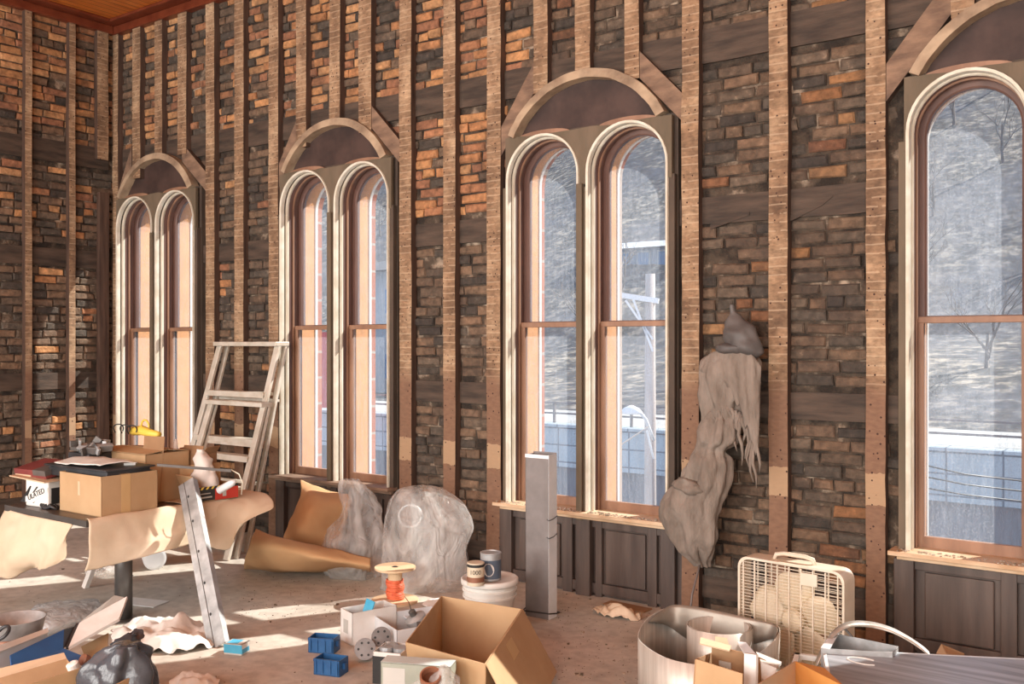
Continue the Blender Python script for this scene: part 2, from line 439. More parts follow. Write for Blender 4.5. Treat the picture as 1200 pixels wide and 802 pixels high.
def patch(ctrl, nu, nv, wr=0, ws=6, seed=0):                  # smooth sheet through a grid of control points, wrinkled
    rows = [spline(r, nu) for r in ctrl]
    cols = [spline([r[j] for r in rows], nv) for j in range(nu)]
    g = [[cols[j][i] for j in range(nu)] for i in range(nv)]
    if wr:
        for i in range(nv):
            for j in range(nu):
                a = g[i][min(j+1, nu-1)]-g[i][max(j-1, 0)]; b = g[min(i+1, nv-1)][j]-g[max(i-1, 0)][j]
                n = a.cross(b)
                if n.length > 1e-9:
                    n.normalize(); q = g[i][j]+Vector((seed, seed, 0))
                    g[i][j] = g[i][j]+n*wr*(fbm(q, ws)+.6*(ridge(q, ws*1.3)-.5))
    return g
def loft(secs, n=36, m=24, wr=0, ws=8, seed=0, sq=0, ridgey=1.0, floor=None, zs=1.0, pl=0, pn=9):
    # secs: (centre, axis_u*ru, axis_v*rv) ; closed tube of soft, wrinkled cloth
    cs = spline([q[0] for q in secs], m); us = spline([q[1] for q in secs], m); vs = spline([q[2] for q in secs], m)
    rows = []
    for c, u, v in zip(cs, us, vs):
        row = []
        for k in range(n):
            a = 2*math.pi*k/n; ca, sa = math.cos(a), math.sin(a)
            if sq: e = 1/((abs(ca)**sq+abs(sa)**sq)**(1/sq)); ca *= e; sa *= e
            p = c+u*ca+v*sa
            d = (p-c); d = d.normalized() if d.length > 1e-6 else Vector((0, 0, 1))
            q = Vector((p.x+seed, p.y, p.z*zs+seed))
            if pl:
                ph = pn*a+2.2*fbm((c.x*3, c.z*3.2, seed), 1, 2)
                p = p+d*pl*(abs(math.sin(ph/2))-.5)
            p = p+d*wr*(fbm(q, ws)+ridgey*(ridge(q, ws*.8)-.5))
            if floor is not None: p.z = max(p.z, floor)
            row.append(p)
        rows.append(row)
    mb = MB(); mb.grid(rows, closeu=True)
    b = len(rows[0]); K = len(rows)
    mb.f += [tuple(range(b-1, -1, -1)), tuple((K-1)*b+k for k in range(b))]; mb.m += [0, 0]
    return mb
def text_mesh(body, size, matw, depth=.001):
    cu = bpy.data.curves.new('t', 'FONT'); cu.body = body; cu.size = size; cu.extrude = depth; cu.align_x = 'CENTER'; cu.align_y = 'CENTER'
    t = bpy.data.objects.new('t', cu); C.objects.link(t)
    bpy.context.view_layer.update()
    me = bpy.data.meshes.new_from_object(t.evaluated_get(bpy.context.evaluated_depsgraph_get()))
    mb = MB(); mb.add([matw @ v.co for v in me.vertices], [tuple(p.vertices) for p in me.polygons])
    bpy.data.objects.remove(t); bpy.data.meshes.remove(me); bpy.data.curves.remove(cu)
    return mb
def frame_mat(o, xdir, ydir):                                  # local x,y axes -> matrix
    x = Vector(xdir).normalized(); y = Vector(ydir); y = (y-x*y.dot(x)).normalized(); z = x.cross(y)
    m = Matrix((x, y, z)).transposed().to_4x4(); m.translation = Vector(o); return m
def rotz(c, a): return Matrix.Translation(Vector(c)) @ Matrix.Rotation(a, 4, 'Z')
# ================================================================ THE ROOM
XL, YB, ZC = -8.2, 5.06, 4.49          # left wall, brick face of the window wall, ceiling
STUD = 5.0                              # face of the studs on the window wall
UN = [-8.088, -5.838, -3.648, -1.192]   # left edge of each window pair
UW = 1.205
SP, ZB = 2.59, .54                      # arch springing, bottom of the lights
def lights(u): return [(u+.02, u+.548), (u+.622, u+1.152)]
def arch_path(xa, xb, zb, zs, ins, n=20, bottom=True):
    r = (xb-xa)/2-ins; cx = (xa+xb)/2
    p = [(cx-r, zb+(ins if bottom else 0))]
    for k in range(n+1):
        a = math.pi-math.pi*k/n; p.append((cx+r*math.cos(a), zs+r*math.sin(a)))
    p.append((cx+r, zb+(ins if bottom else 0))); return p
def arch_sweep(mb, xa, xb, zb, zs, prof, closed=False, mi=0):     # prof: closed loop of (inset, y)
    P = [arch_path(xa, xb, zb, zs, d, bottom=closed) for d, y in prof]
    K = len(P[0]); n = len(prof)
    rows = [[Vector((P[j][i][0], prof[j][1], P[j][i][1])) for j in range(n)] for i in range(K)]
    vs = [v for r in rows for v in r]; fs = []
    for i in range(K if closed else K-1):
        for j in range(n):
            fs.append((i*n+j, i*n+(j+1) % n, ((i+1) % K)*n+(j+1) % n, ((i+1) % K)*n+j))
    if not closed: fs += [tuple(range(n)), tuple((K-1)*n+j for j in range(n-1, -1, -1))]
    mb.add(vs, fs, mi)
def plate(mb, y0, y1, X0, X1, Z0, Z1, ops, mi=0, top=None):        # slab with arched openings (xa,xb,zb,zs)
    def quad(x0, x1, z0a, z0b, z1a, z1b):
        vs = [(x0, y0, z0a), (x1, y0, z0b), (x1, y0, z1b), (x0, y0, z1a), (x0, y1, z0a), (x1, y1, z0b), (x1, y1, z1b), (x0, y1, z1a)]
        mb.add(vs, [(0, 1, 2, 3), (7, 6, 5, 4), (0, 4, 5, 1), (3, 2, 6, 7), (0, 3, 7, 4), (1, 5, 6, 2)], mi)
    T = top or (lambda x: Z1)
    x = X0
    for xa, xb, zb, zs in ops:
        if xa > x: quad(x, xa, Z0, Z0, T(x), T(xa))
        if zb > Z0: quad(xa, xb, Z0, Z0, zb, zb)
        p = arch_path(xa, xb, zb, zs, 0)[1:-1]
        for (a, za), (b, zb2) in zip(p[:-1], p[1:]): quad(a, b, za, zb2, T(a), T(b))
        x = xb
    if x < X1: quad(x, X1, Z0, Z0, T(x), T(X1))

# masonry shells -----------------------------------------------------------------
OUT = []
for u in UN:
    for a, b in lights(u): OUT.append((a+.0, b-.0, .46, SP))
mb = MB(); plate(mb, 5.34, 5.41, XL-.4, 3.0, -.3, ZC+.3, OUT)          # outer leaf of brick
struct(mb.build('wall_outer', 'outside_brick'))
mb = MB()
ops = [(u, u+UW) for u in UN]
x = XL-.1
for a, b in ops+[(3.0, 3.0)]:
    mb.box(x, a, 5.068, 5.339, -.1, ZC+.1); x = b
for a, b in ops:
    mb.box(a, b, 5.2, 5.339, -.1, .46); mb.box(a, b, 5.068, 5.339, 2.88, ZC+.1)
    mb.box(a, b, 5.068, 5.199, -.1, .30)
back = struct(mb.build('wall_back', 'mortar', origin=(0, 5.07, 0)))
mb = MB(); mb.box(XL-.3, XL-.008, -3.4, 5.5, -.1, ZC+.1)
left = struct(mb.build('wall_left', 'mortar', origin=(XL, 0, 0)))

def tint(u, z, side):
    r = R.random(); n = fbm((u*.9, z*.9, side*7), 1.0, 3)
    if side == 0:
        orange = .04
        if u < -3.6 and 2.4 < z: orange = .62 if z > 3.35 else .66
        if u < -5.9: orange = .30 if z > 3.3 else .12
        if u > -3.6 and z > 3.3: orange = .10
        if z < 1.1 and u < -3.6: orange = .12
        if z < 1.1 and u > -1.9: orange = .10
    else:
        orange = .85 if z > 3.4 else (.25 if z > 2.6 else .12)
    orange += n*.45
    if r < orange:
        b = R.choice([(.36, .165, .078), (.42, .205, .095), (.31, .14, .075), (.44, .23, .115), (.27, .12, .07)])
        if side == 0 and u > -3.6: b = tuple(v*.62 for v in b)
    elif R.random() < .30: b = R.choice([(.070, .054, .045), (.088, .067, .055), (.056, .043, .037)])
    else: b = R.choice([(.130, .082, .058), (.150, .094, .064), (.108, .072, .053), (.165, .100, .067), (.118, .083, .063)])
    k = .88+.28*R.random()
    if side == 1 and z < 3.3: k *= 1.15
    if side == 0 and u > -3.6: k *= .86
    return (b[0]*k, b[1]*k*1.03, b[2]*k*.97)
LEDG = [(3.14, 3.33), (2.22, 2.375), (1.135, 1.28), (.10, .22)]
def bricks(side, u0, u1, skip):
    mb = MB(); cols = []
    rh = .069; nrow = int(ZC/rh)+1
    for r in range(nrow):
        z0 = r*rh+.006; z1 = z0+rh-.012
        if any(a-.02 < (z0+z1)/2 < b+.01 for a, b in LEDG): continue
        header = r % 7 == 4
        x = u0-R.random()*.2
        while x < u1:
            w = (.105 if header else .205)*(1+R.uniform(-.10, .12))
            xa, xb = x+.006, x+w-.006; x += w
            xa_, xb_ = max(xa, u0), min(xb, u1)
            if xb_-xa_ < .02 or skip((xa_+xb_)/2, (z0+z1)/2, xa_, xb_): continue
            if R.random() < .012: continue
            d = R.uniform(-.007, .012); dz = R.uniform(-.004, .004); ti = R.uniform(-.004, .004); c = .006+R.random()*.004
            t = tint((xa+xb)/2, z0, side)
            q = [(xa_, z0+dz), (xb_, z0+dz+ti), (xb_, z1+dz+ti), (xa_, z1+dz)]
            q = [(a+R.uniform(-.005, .005), b+R.uniform(-.0045, .0045)) for a, b in q]
            mx = (xa_+xb_)/2; mz = (z0+z1)/2
            inn = [(a+math.copysign(c, mx-a), b+math.copysign(c, mz-b)) for a, b in q]
            if side == 0:
                o = [(a, 5.075, b) for a, b in q]+[(a, YB+.004-d, b) for a, b in q]+[(a, YB-.004-d+R.uniform(-.004, .004), b) for a, b in inn]
            else:
                o = [(XL-.015, a, b) for a, b in q]+[(XL-.004+d, a, b) for a, b in q]+[(XL+.004+d+R.uniform(-.004, .004), a, b) for a, b in inn]
            fs = [(i, (i+1) % 4, (i+1) % 4+4, i+4) for i in range(4)]+[(i+4, (i+1) % 4+4, (i+1) % 4+8, i+8) for i in range(4)]+[(8, 9, 10, 11)]
            mb.add(o, fs); cols += [t]*len(fs)
    return mb, cols
def in_window(mx, mz, xa, xb):
    for u in UN:
        if xb > u-.01 and xa < u+UW+.01:
            if mz < 2.90: return True
            cx = u+UW/2
            if (mx-cx)**2+(mz-2.60)**2 < .58**2: return True
    return False
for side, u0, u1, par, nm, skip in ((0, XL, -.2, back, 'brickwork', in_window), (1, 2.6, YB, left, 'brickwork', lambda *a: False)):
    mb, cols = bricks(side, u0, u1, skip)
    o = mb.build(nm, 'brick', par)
    ca = o.data.color_attributes.new('tint', 'FLOAT_COLOR', 'CORNER')
    i = 0
    for p, c in zip(o.data.polygons, cols):
        for k in p.loop_indices: ca.data[k].color = (c[0], c[1], c[2], 1)

# floor, ceiling, trim, remaining walls
mb = MB(); mb.box(XL-.3, 3.2, -3.4, 5.07, -.12, 0); fl = struct(mb.build('floor', 'floor', origin=(0, 0, 0)))
mb = MB(); mb.box(XL-.3, 3.2, -3.4, 5.5, ZC, ZC+.1); struct(mb.build('ceiling', 'ceiling_wood', origin=(0, 0, ZC)))
mb = MB(); mb.box(XL, 3.0, 4.88, 5.055, ZC-.028, ZC); mb.box(XL, 3.0, 4.98, 5.055, ZC-.10, ZC-.028)
struct(mb.build('trim_1', 'trim_red', bevel=.008))
mb = MB(); mb.box(XL+.005, XL+.18, -3, 4.88, ZC-.028, ZC); mb.box(XL+.005, XL+.08, -3, 4.98, ZC-.10, ZC-.028)
struct(mb.build('trim_2', 'trim_red', bevel=.008))
pm('plaster', (.55, .5, .44), (.62, .57, .5), 2, .9)
RW = [(-7.4, -6.2), (-5.2, -4.0), (-3.0, -1.8), (-.8, .4), (1.4, 2.6)]
mb = MB(); x = XL
for a, b in RW+[(3.0, 3.0)]:
    mb.box(x, a, -3.4, -3.2, 0, ZC)
    if a < b: mb.box(a, b, -3.4, -3.2, 0, .5); mb.box(a, b, -3.4, -3.2, 3.6, ZC)
    x = b
struct(mb.build('wall_rear', 'plaster'))
mb = MB(); mb.box(3.0, 3.2, -3.2, 5.07, 0, ZC); struct(mb.build('wall_right', 'plaster'))

# ---------------------------------------------------------------- furring studs
def stud_mesh(a, b, yf=STUD, yb=5.05, mi=0):                     # a,b: (x0,x1,z0,z1)
    pass
def stud(x0, x1, z0, z1, label, name='wall_stud', group='furring studs on the window wall', knots=0):
    mb = MB(); n = max(2, int((z1-z0)/.12)); sd = R.random()*50
    rows = []
    for i in range(n+1):
        z = z0+(z1-z0)*i/n
        wob = .004*fbm((sd, z*1.3, 0), 1, 3); e1 = .004*fbm((sd, z*7, 3), 1, 2); e2 = .004*fbm((sd, z*7, 9), 1, 2)
        yf = STUD+.004*fbm((sd, z*2, 5), 1, 2)
        rows.append([(x0+wob+e1, yf), (x1+wob+e2, yf), (x1+wob+e2, 5.058), (x0+wob+e1, 5.058), z])
    for r, q in zip(rows[:-1], rows[1:]):
        vs = [(p[0], p[1], r[4]) for p in r[:4]]+[(p[0], p[1], q[4]) for p in q[:4]]
        mb.add(vs, [(0, 1, 5, 4)], 0); mb.add(vs, [(1, 2, 6, 5), (3, 0, 4, 7)], 1)
    r = rows[0]; mb.add([(p[0], p[1], r[4]) for p in r[:4]], [(0, 3, 2, 1)], 1)
    r = rows[-1]; mb.add([(p[0], p[1], r[4]) for p in r[:4]], [(0, 1, 2, 3)], 1)
    o = mb.build(name, ['stud_front', 'stud_side'], fix=False)
    bm = bmesh.new(); bm.from_mesh(o.data); bmesh.ops.remove_doubles(bm, verts=bm.verts, dist=1e-5); bmesh.ops.recalc_face_normals(bm, faces=bm.faces); bm.to_mesh(o.data); bm.free()
    return tag(o, label, 'stud', group)
full = [(-8.175, -8.085, 'full-height wall stud in the far left corner beside the first window'),
 (-6.787, -6.672, 'tall wall stud just right of the leftmost window pair'),
 (-6.41, -6.295, 'tall wall stud behind the top of the ladder, second right of leftmost window'),
 (-5.985, -5.872, 'tall wall stud touching the left side of the second window pair'),
 (-4.59, -4.478, 'tall wall stud touching the right side of the second window pair'),
 (-4.185, -4.08, 'tall knotted stud midway between the second and third window pairs, notched at waist height'),
 (-3.812, -3.70, 'tall wall stud touching the left side of the third window pair'),
 (-2.407, -2.302, 'tall wall stud right of the third window pair, behind the hanging costume'),
 (-1.892, -1.788, 'pale lath-striped wall stud rising behind the white box fan'),
 (-1.381, -1.285, 'full-height wall stud left of the rightmost window')]
for x0, x1, lb in full: stud(x0, x1, 0, ZC-.10, lb)
short = [(-7.856, -7.735, 3.03, 'short stud over the left end of the first window arch, leftmost of its three'),
 (-7.516, -7.405, 3.17, 'short middle stud standing on the crown of the first window arch'),
 (-7.179, -7.055, 3.17, 'short stud over the right end of the first window arch'),
 (-5.665, -5.552, 3.05, 'short stud over the left end of the second window arch'),
 (-5.297, -5.185, 3.17, 'short middle stud standing on the crown of the second window arch'),
 (-4.993, -4.865, 3.08, 'short stud over the right end of the second window arch'),
 (-3.439, -3.332, 3.13, 'short stud over the left end of the third window arch'),
 (-3.126, -3.018, 3.21, 'short middle stud hanging above the crown of the third window arch'),
 (-2.782, -2.685, 3.11, 'short stud over the right end of the third window arch'),
 (-.98, -.875, 3.10, 'short stud above the rightmost window at the top edge')]
for x0, x1, z0, lb in short: stud(x0, x1, z0, ZC-.10, lb, group='short studs above the window arches')
# the notch of the knotted stud
pm('brace_wood', (.10, .062, .045), (.30, .19, .125), 5, .85, bs=.4, bscale=30, stretch=(1, 1, 2.5))
def brace(x0, z0, x1, z1, h, label):
    # ends are cut plumb against the studs; h = vertical height of the cut
    mb = MB(); q = [(x0, z0-h/2), (x1, z1-h/2), (x1, z1+h/2), (x0, z0+h/2)]
    f = [(x, STUD+.006, z) for x, z in q]; g = [(x, 5.056, z) for x, z in q]
    mb.add(f+g, [(0, 1, 2, 3)], 0); mb.add(f+g, [(7, 6, 5, 4), (0, 4, 5, 1), (1, 5, 6, 2), (2, 6, 7, 3), (3, 7, 4, 0)], 1)
    o = mb.build('diagonal_brace', ['brace_wood', 'stud_side']); return tag(o, label, 'brace', 'diagonal braces beside the window arches')
nth = ['first', 'second', 'third', 'rightmost']
lx = [-8.083, -5.870, -3.698, -1.283]; rx = [-6.789, -4.592, -2.409]
for i, u in enumerate(UN):
    brace(lx[i], 2.86, u+.212, 3.24, .19, 'diagonal timber brace left of the arch over the %s window' % nth[i])
    if i < 3: brace(u+.965, 3.19, rx[i], 2.90, .16, 'diagonal timber brace right of the arch over the %s window' % nth[i])

# left wall studs: (y0,y1,z0,z1)
def lstud(y0, y1, z0, z1, label, dark=False, t=.06):
    mb = MB(); n = max(2, int((z1-z0)/.15)); sd = R.random()*50
    for i in range(n):
        za = z0+(z1-z0)*i/n; zb = z0+(z1-z0)*(i+1)/n
        wa, wb = .004*fbm((sd, za*1.3, 0)), .004*fbm((sd, zb*1.3, 0))
        vs = [(XL+.005, y0+wa, za), (XL+t, y0+wa, za), (XL+t, y1+wa, za), (XL+.005, y1+wa, za),
              (XL+.005, y0+wb, zb), (XL+t, y0+wb, zb), (XL+t, y1+wb, zb), (XL+.005, y1+wb, zb)]
        mb.add(vs, [(0, 1, 5, 4), (2, 3, 7, 6), (0, 3, 2, 1), (4, 5, 6, 7)], 1); mb.add(vs, [(1, 2, 6, 5)], 1 if dark else 0)
    o = mb.build('wall_stud', ['stud_front', 'stud_side']); return tag(o, label, 'stud', 'furring studs on the left wall')
def ly(px):                                                      # pixel column -> Y on the left wall's stud face
    r = (px-600)/F; X = XL+.06
    return (r*(-SN*X)-CS*X)/(SN-r*CS)
lstud(ly(29.5), ly(37.5), 0, ZC-.1, 'wall stud on the left wall nearest the photo edge')
lstud(ly(81), ly(88.5), 0, ZC-.1, 'second wall stud on the left wall, above the yellow tool')
lstud(ly(114), ly(127), 3.22, ZC-.1, 'short upper plank stud on the left wall by the corner')
lstud(ly(117), ly(128), 0, 2.92, 'dark lower plank stud on the left wall by the corner', True)

# ledger boards let into the brick
cuts = [XL+.06]+[v for u in UN for v in (u-.04, u+UW+.04)]
names_h = ['upper', 'middle', 'low', 'bottom']
spans = [(XL+.06, UN[0]-.0, 'at the far left corner'), (UN[0]+UW, UN[1], 'between the first and second windows'), (UN[1]+UW, UN[2], 'between the second and third windows'), (UN[2]+UW, UN[3], 'between the third and rightmost windows')]
for h, (za, zb) in enumerate(LEDG):
    for k, (a, b, w) in enumerate(spans):
        if k == 0: continue
        a_, b_ = (a+.0, b-.0)
        mb = MB(); n = 14; sd = R.random()*30
        for i in range(n):
            xa = a_+(b_-a_)*i/n; xb = a_+(b_-a_)*(i+1)/n
            t = lambda x, s: .006*fbm((x*3, s, sd))
            y = YB-.012
            mb.add([(xa, y, za+t(xa, 1)), (xb, y, za+t(xb, 1)), (xb, y, zb+t(xb, 5)), (xa, y, zb+t(xa, 5)),
                    (xa, 5.07, za+t(xa, 1)), (xb, 5.07, za+t(xb, 1)), (xb, 5.07, zb+t(xb, 5)), (xa, 5.07, zb+t(xa, 5))],
                   [(0, 1, 2, 3), (0, 4, 5, 1), (3, 2, 6, 7), (0, 3, 7, 4), (1, 5, 6, 2)])
        if h == 1 and k == 3:                                     # split splinters on this one
            mb.poly([(-1.80, YB-.018, 2.225), (-1.58, YB-.018, 2.33), (-1.56, YB-.018, 2.315), (-1.62, YB-.018, 2.27), (-1.79, YB-.018, 2.20)], (0, .012, 0))
            mb.poly([(-2.25, YB-.018, 2.25), (-2.02, YB-.018, 2.27), (-2.02, YB-.018, 2.25), (-2.25, YB-.018, 2.19)], (0, .012, 0))
        tag(mb.build('nailing_board', 'ledger'), 'dark %s nailing board let into the brick %s' % (names_h[h], w), 'board', 'nailing boards in the brick wall')
    yb = 4.97
    mb = MB(); mb.box(XL-.004, XL+.014, 2.6, yb, za, zb)
    tag(mb.build('nailing_board', 'ledger'), 'dark %s nailing board let into the left wall' % names_h[h], 'board', 'nailing boards in the left wall')
for i, u in enumerate(UN):                                        # boards over the window heads
    mb = MB(); n = 12
    mb.box(u-.0, u+UW, YB-.012, 5.07, 3.14, 3.33)
    tag(mb.build('nailing_board', 'ledger'), 'dark board in the brick right above the %s window arch' % nth[i], 'board', 'nailing boards over the windows')

# ---------------------------------------------------------------- windows
def window(i, u):
    w = thing('window_%d' % (i+1), None, None, (u+UW/2, 5.1, .5), kind='structure')
    ls = lights(u)
    cx = u+UW/2
    # header board with the two arch cut-outs, uneven top edge
    sd = i*13.7
    def top(x):
        return 2.862+.012*fbm((x*5, sd, 0))
    mb = MB(); plate(mb, 4.985, 5.01, u, u+UW-.02, 2.50, 2.87, [(a, b, 2.50, SP) for a, b in ls], top=top)
    mb.build('header_board', 'casing_olive', w)
    mb = MB()                                                     # crescents of red backing behind the board
    for a, b in ls:
        c = (a+b)/2
        mb.poly([(c+.20*math.cos(t), 5.004, 2.858+.036*math.sin(t)) for t in [math.pi*k/12 for k in range(12, -1, -1)]], (0, .012, 0))
    mb.build('arch_backing', 'sash_orange', w)
    # frame sides
    mb = MB()
    mb.box(u-.03, u+.02, 5.0, 5.17, .46, 2.55); mb.build('side_jamb', 'casing_olive', w)
    mb = MB(); mb.box(u+1.152, u+1.20, 4.99, 5.20, .46, 2.52); mb.build('side_jamb', 'casing_dark', w)
    mb = MB()
    mb.box(u+.548, u+.590, 4.965, 5.335, .46, 2.52, 0); mb.box(u+.59, u+.622, 4.985, 5.335, .46, 2.52, 0)
    mb.build('mullion', 'casing_olive', w, bevel=.004)
    # solid frame block around the lights (keeps daylight out around the sashes)
    mb = MB(); plate(mb, 5.03, 5.335, u-.0, u+UW, .46, 2.88, [(a, b, .46, SP) for a, b in ls])
    mb.build('frame_block', 'casing_dark', w)
    for a, b in ls:
        mb = MB()                                                 # cream reveal mouldings in two beads
        arch_sweep(mb, a, b, .50, SP, [(.004, 4.978), (-.010, 4.974), (-.012, 4.99), (-.002, 5.012), (.006, 5.010), (.006, 4.99)])
        mb.build('casing_moulding', 'cream_trim', w, smooth=False)
        mb = MB(); arch_sweep(mb, a, b, .50, SP, [(0, 5.026), (.012, 5.026), (.016, 5.036), (.012, 5.052), (0, 5.052)])
        mb.build('casing_moulding', 'cream_worn', w)
        mb = MB(); arch_sweep(mb, a, b, .48, SP, [(0, 5.054), (.010, 5.054), (.012, 5.145), (0, 5.145)])
        mb.build('sash_track', 'sash_brown', w)
        mb = MB(); arch_sweep(mb, a, b, .48, SP, [(.010, 5.088), (.020, 5.088), (.020, 5.102), (.010, 5.102)])
        mb.build('parting_bead', 'sash_orange', w)
        # upper sash (outer) and lower sash (inner)
        zr = 1.665
        mb = MB()
        arch_sweep(mb, a+.004, b-.004, zr, SP, [(0, 5.15), (.036, 5.15), (.044, 5.158), (.044, 5.19), (0, 5.19)])
        mb.box(a+.006, b-.006, 5.155, 5.19, zr-.018, zr+.018)
        s = mb.build('upper_sash', 'sash_brown', w)
        mb = MB(); pts = arch_path(a+.03, b-.03, zr+.01, SP, 0)
        mb.poly([(x, 5.170, z) for x, z in pts], (0, .003, 0)); mb.build('glass_pane', 'dusty_glass', s)
        mb = MB()
        mb.box(a+.007, a+.045, 5.11, 5.145, ZB-.04, zr+.01); mb.box(b-.045, b-.007, 5.11, 5.145, ZB-.04, zr+.01)
        mb.box(a+.04, b-.04, 5.11, 5.145, ZB-.04, ZB+.03); mb.box(a+.007, b-.007, 5.106, 5.149, zr-.02, zr+.012)
        s = mb.build('lower_sash', 'sash_orange', w, bevel=.003)
        mb = MB(); mb.box(a+.04, b-.04, 5.126, 5.129, ZB+.025, zr-.01); mb.build('glass_pane', 'dusty_glass', s)
        # exterior painted reveal and its pale edge
        mb = MB(); arch_sweep(mb, a, b, .46, SP, [(0, 5.19), (.010, 5.19), (.010, 5.325), (0, 5.325)])
        mb.build('exterior_jamb', 'peach_jamb', w)
        mb = MB(); arch_sweep(mb, a, b, .46, SP, [(0, 5.326), (.016, 5.326), (.016, 5.35), (0, 5.35)])
        mb.build('exterior_edge', 'white_edge', w)
    # curved hoop trim above, with the dark board behind it
    rise, half = .315, .515
    Rr = (half**2+rise**2)/(2*rise); zc = 3.165-Rr; a0 = math.asin((2.86-zc)/Rr)
    mb = MB(); K = 30; rows = []
    for k in range(K+1):
        t = math.pi-a0-(math.pi-2*a0)*k/K; c_, s_ = math.cos(t), math.sin(t)
        wv = .004*fbm((k*.7, sd, 2))
        rows.append([Vector((cx-.02+(Rr+q+wv)*c_, y, zc+(Rr+q+wv)*s_)) for q, y in ((-.0, 4.965), (.055, 4.975), (.055, 5.05), (.0, 5.05))])
    mb.grid(rows, closeu=True); mb.f += [(0, 1, 2, 3), tuple(K*4+j for j in (3, 2, 1, 0))]; mb.m += [0, 0]
    mb.build('arch_hoop', 'hoop_wood', w)
    mb = MB(); mb.poly([(cx-.02+(Rr+.02)*math.cos(math.pi*k/24), 5.045, max(2.868, zc+(Rr+.02)*math.sin(math.pi*k/24))) for k in range(25)], (0, .02, 0))
    mb.build('arch_board', 'tympanum', w)
    # stool at the bottom
    mb = MB(); mb.box(u-.065, u+UW+.0, 4.925, 5.12, .492, .515); mb.box(u-.03, u+UW, 4.96, 4.99, .47, .492)
    mb.build('window_stool', 'sill_wood' if i > 1 else 'sill_dark', w, bevel=.004)
    return w
pm('sill_dark', (.16, .10, .07), (.30, .20, .14), 12, .7, stretch=(.4, 1, 1))
pm('hoop_wood', (.20, .135, .09), (.48, .36, .245), 6, .8, bs=.5, bscale=26)
for i, u in enumerate(UN): window(i, u)
# aprons below the windows
for i, u in enumerate(UN):
    t = thing('window_apron', 'dark brown panelled apron under the sill of the %s window' % nth[i], 'panelling', (u+UW/2, 5.0, 0), 'panelled aprons under the windows')
    mb = MB(); mb.box(u-.04, u+UW+.03, 5.03, 5.065, 0, .49); mb.build('backing', 'apron_brown', t)
    for x0, x1, y in ((u-.05, u+.045, 4.985), (u+.43, u+.50, 5.0), (u+.54, u+.64, 4.975), (u+.665, u+.71, 5.0), (u+1.02, u+1.08, 5.0), (u+1.11, u+1.20, 4.99)):
        mb = MB(); mb.box(x0, x1, y, 5.035, 0, .47); mb.build('stile', 'apron_brown', t, bevel=.004)
    for z0, z1 in ((.02, .08), (.42, .47)):
        mb = MB(); mb.box(u+.04, u+1.11, 5.005, 5.032, z0, z1); mb.build('rail', 'apron_brown', t, bevel=.003)
    for x0, x1 in ((u+.09, u+.40), (u+.73, u+1.0)):
        mb = MB(); mb.box(x0, x1, 5.012, 5.032, .085, .41); mb.build('panel', 'apron_brown', t, bevel=.006)
# ================================================================ THINGS IN THE ROOM
def carton(name, label, c, w, d, h, rot, mat='cardboard', closed=False, flaps=(), group=None, cat='box', inner=None, t=.004):
    # c: centre of the base; flaps: (side, angle, length) side in '+x','-x','+y','-y'; angle 0 = straight up, + = outwards
    T = thing(name, label, cat, c, group)
    m = rotz(c, rot)
    mb = MB()
    mb.box(-w/2, w/2, -d/2, d/2, 0, t, mat=m)
    mb.box(-w/2, -w/2+t, -d/2, d/2, 0, h, mat=m); mb.box(w/2-t, w/2, -d/2, d/2, 0, h, mat=m)
    mb.box(-w/2, w/2, -d/2, -d/2+t, 0, h, mat=m); mb.box(-w/2, w/2, d/2-t, d/2, 0, h, mat=m)
    if closed: mb.box(-w/2, w/2, -d/2, d/2, h-t, h, mat=m)
    mb.build('box_body', mat, T)
    if inner:
        mb = MB(); e = t+.001
        for b in ((-w/2+t, -w/2+e, -d/2+t, d/2-t), (w/2-e, w/2-t, -d/2+t, d/2-t), (-w/2+t, w/2-t, -d/2+t, -d/2+e), (-w/2+t, w/2-t, d/2-e, d/2-t)):
            mb.box(*b, t, h-.002, mat=m)
        mb.box(-w/2+t, w/2-t, -d/2+t, d/2-t, t, t+.001, mat=m); mb.build('lining', inner, T)
    for side, ang, ln in flaps:
        a = math.radians(ang); mb = MB()
        if side[1] == 'x':
            s = 1 if side[0] == '+' else -1
            hinge = Matrix.Translation((s*(w/2-t/2), 0, h)) @ Matrix.Rotation(s*a, 4, 'Y')
            mb.box(-t/2, t/2, -d/2+.002, d/2-.002, 0, ln, mat=m @ hinge)
        else:
            s = 1 if side[0] == '+' else -1
            hinge = Matrix.Translation((0, s*(d/2-t/2), h)) @ Matrix.Rotation(-s*a, 4, 'X')
            mb.box(-w/2+.002, w/2-.002, -t/2, t/2, 0, ln, mat=m @ hinge)
        mb.build('flap', mat, T)
    return T, m
def crumple(name, label, cat, c, rx, ry, h, mat, n=26, wr=.03, ws=9, seed=0, group=None, solid=.002, kind=None):
    rows = []
    for i in range(n):
        row = []
        for j in range(n):
            u = (i/(n-1)-.5)*2; v = (j/(n-1)-.5)*2
            r = math.sqrt(u*u+v*v)
            k = 1/max(1, r*.95+.05)
            x = u*k*rx*(1+.15*fbm((u*2, v*2, seed))); y = v*k*ry*(1+.15*fbm((u*2, v*2, seed+9)))
            z = h*max(0, 1-(r*k)**2*.95)*(.6+.5*fbm((u*1.6, v*1.6, seed+3)))
            z += wr*(.6*ridge((x+seed, y, 0), ws)+.5*fbm((x, y+seed, 1), ws*1.8))
            row.append(Vector((c[0]+x, c[1]+y, c[2]+max(.002+.003*R.random(), z))))
        rows.append(row)
    mb = MB(); mb.grid(rows)
    return tag(mb.build(name, mat, smooth=True, solid=solid, origin=c), label, cat, group, kind)

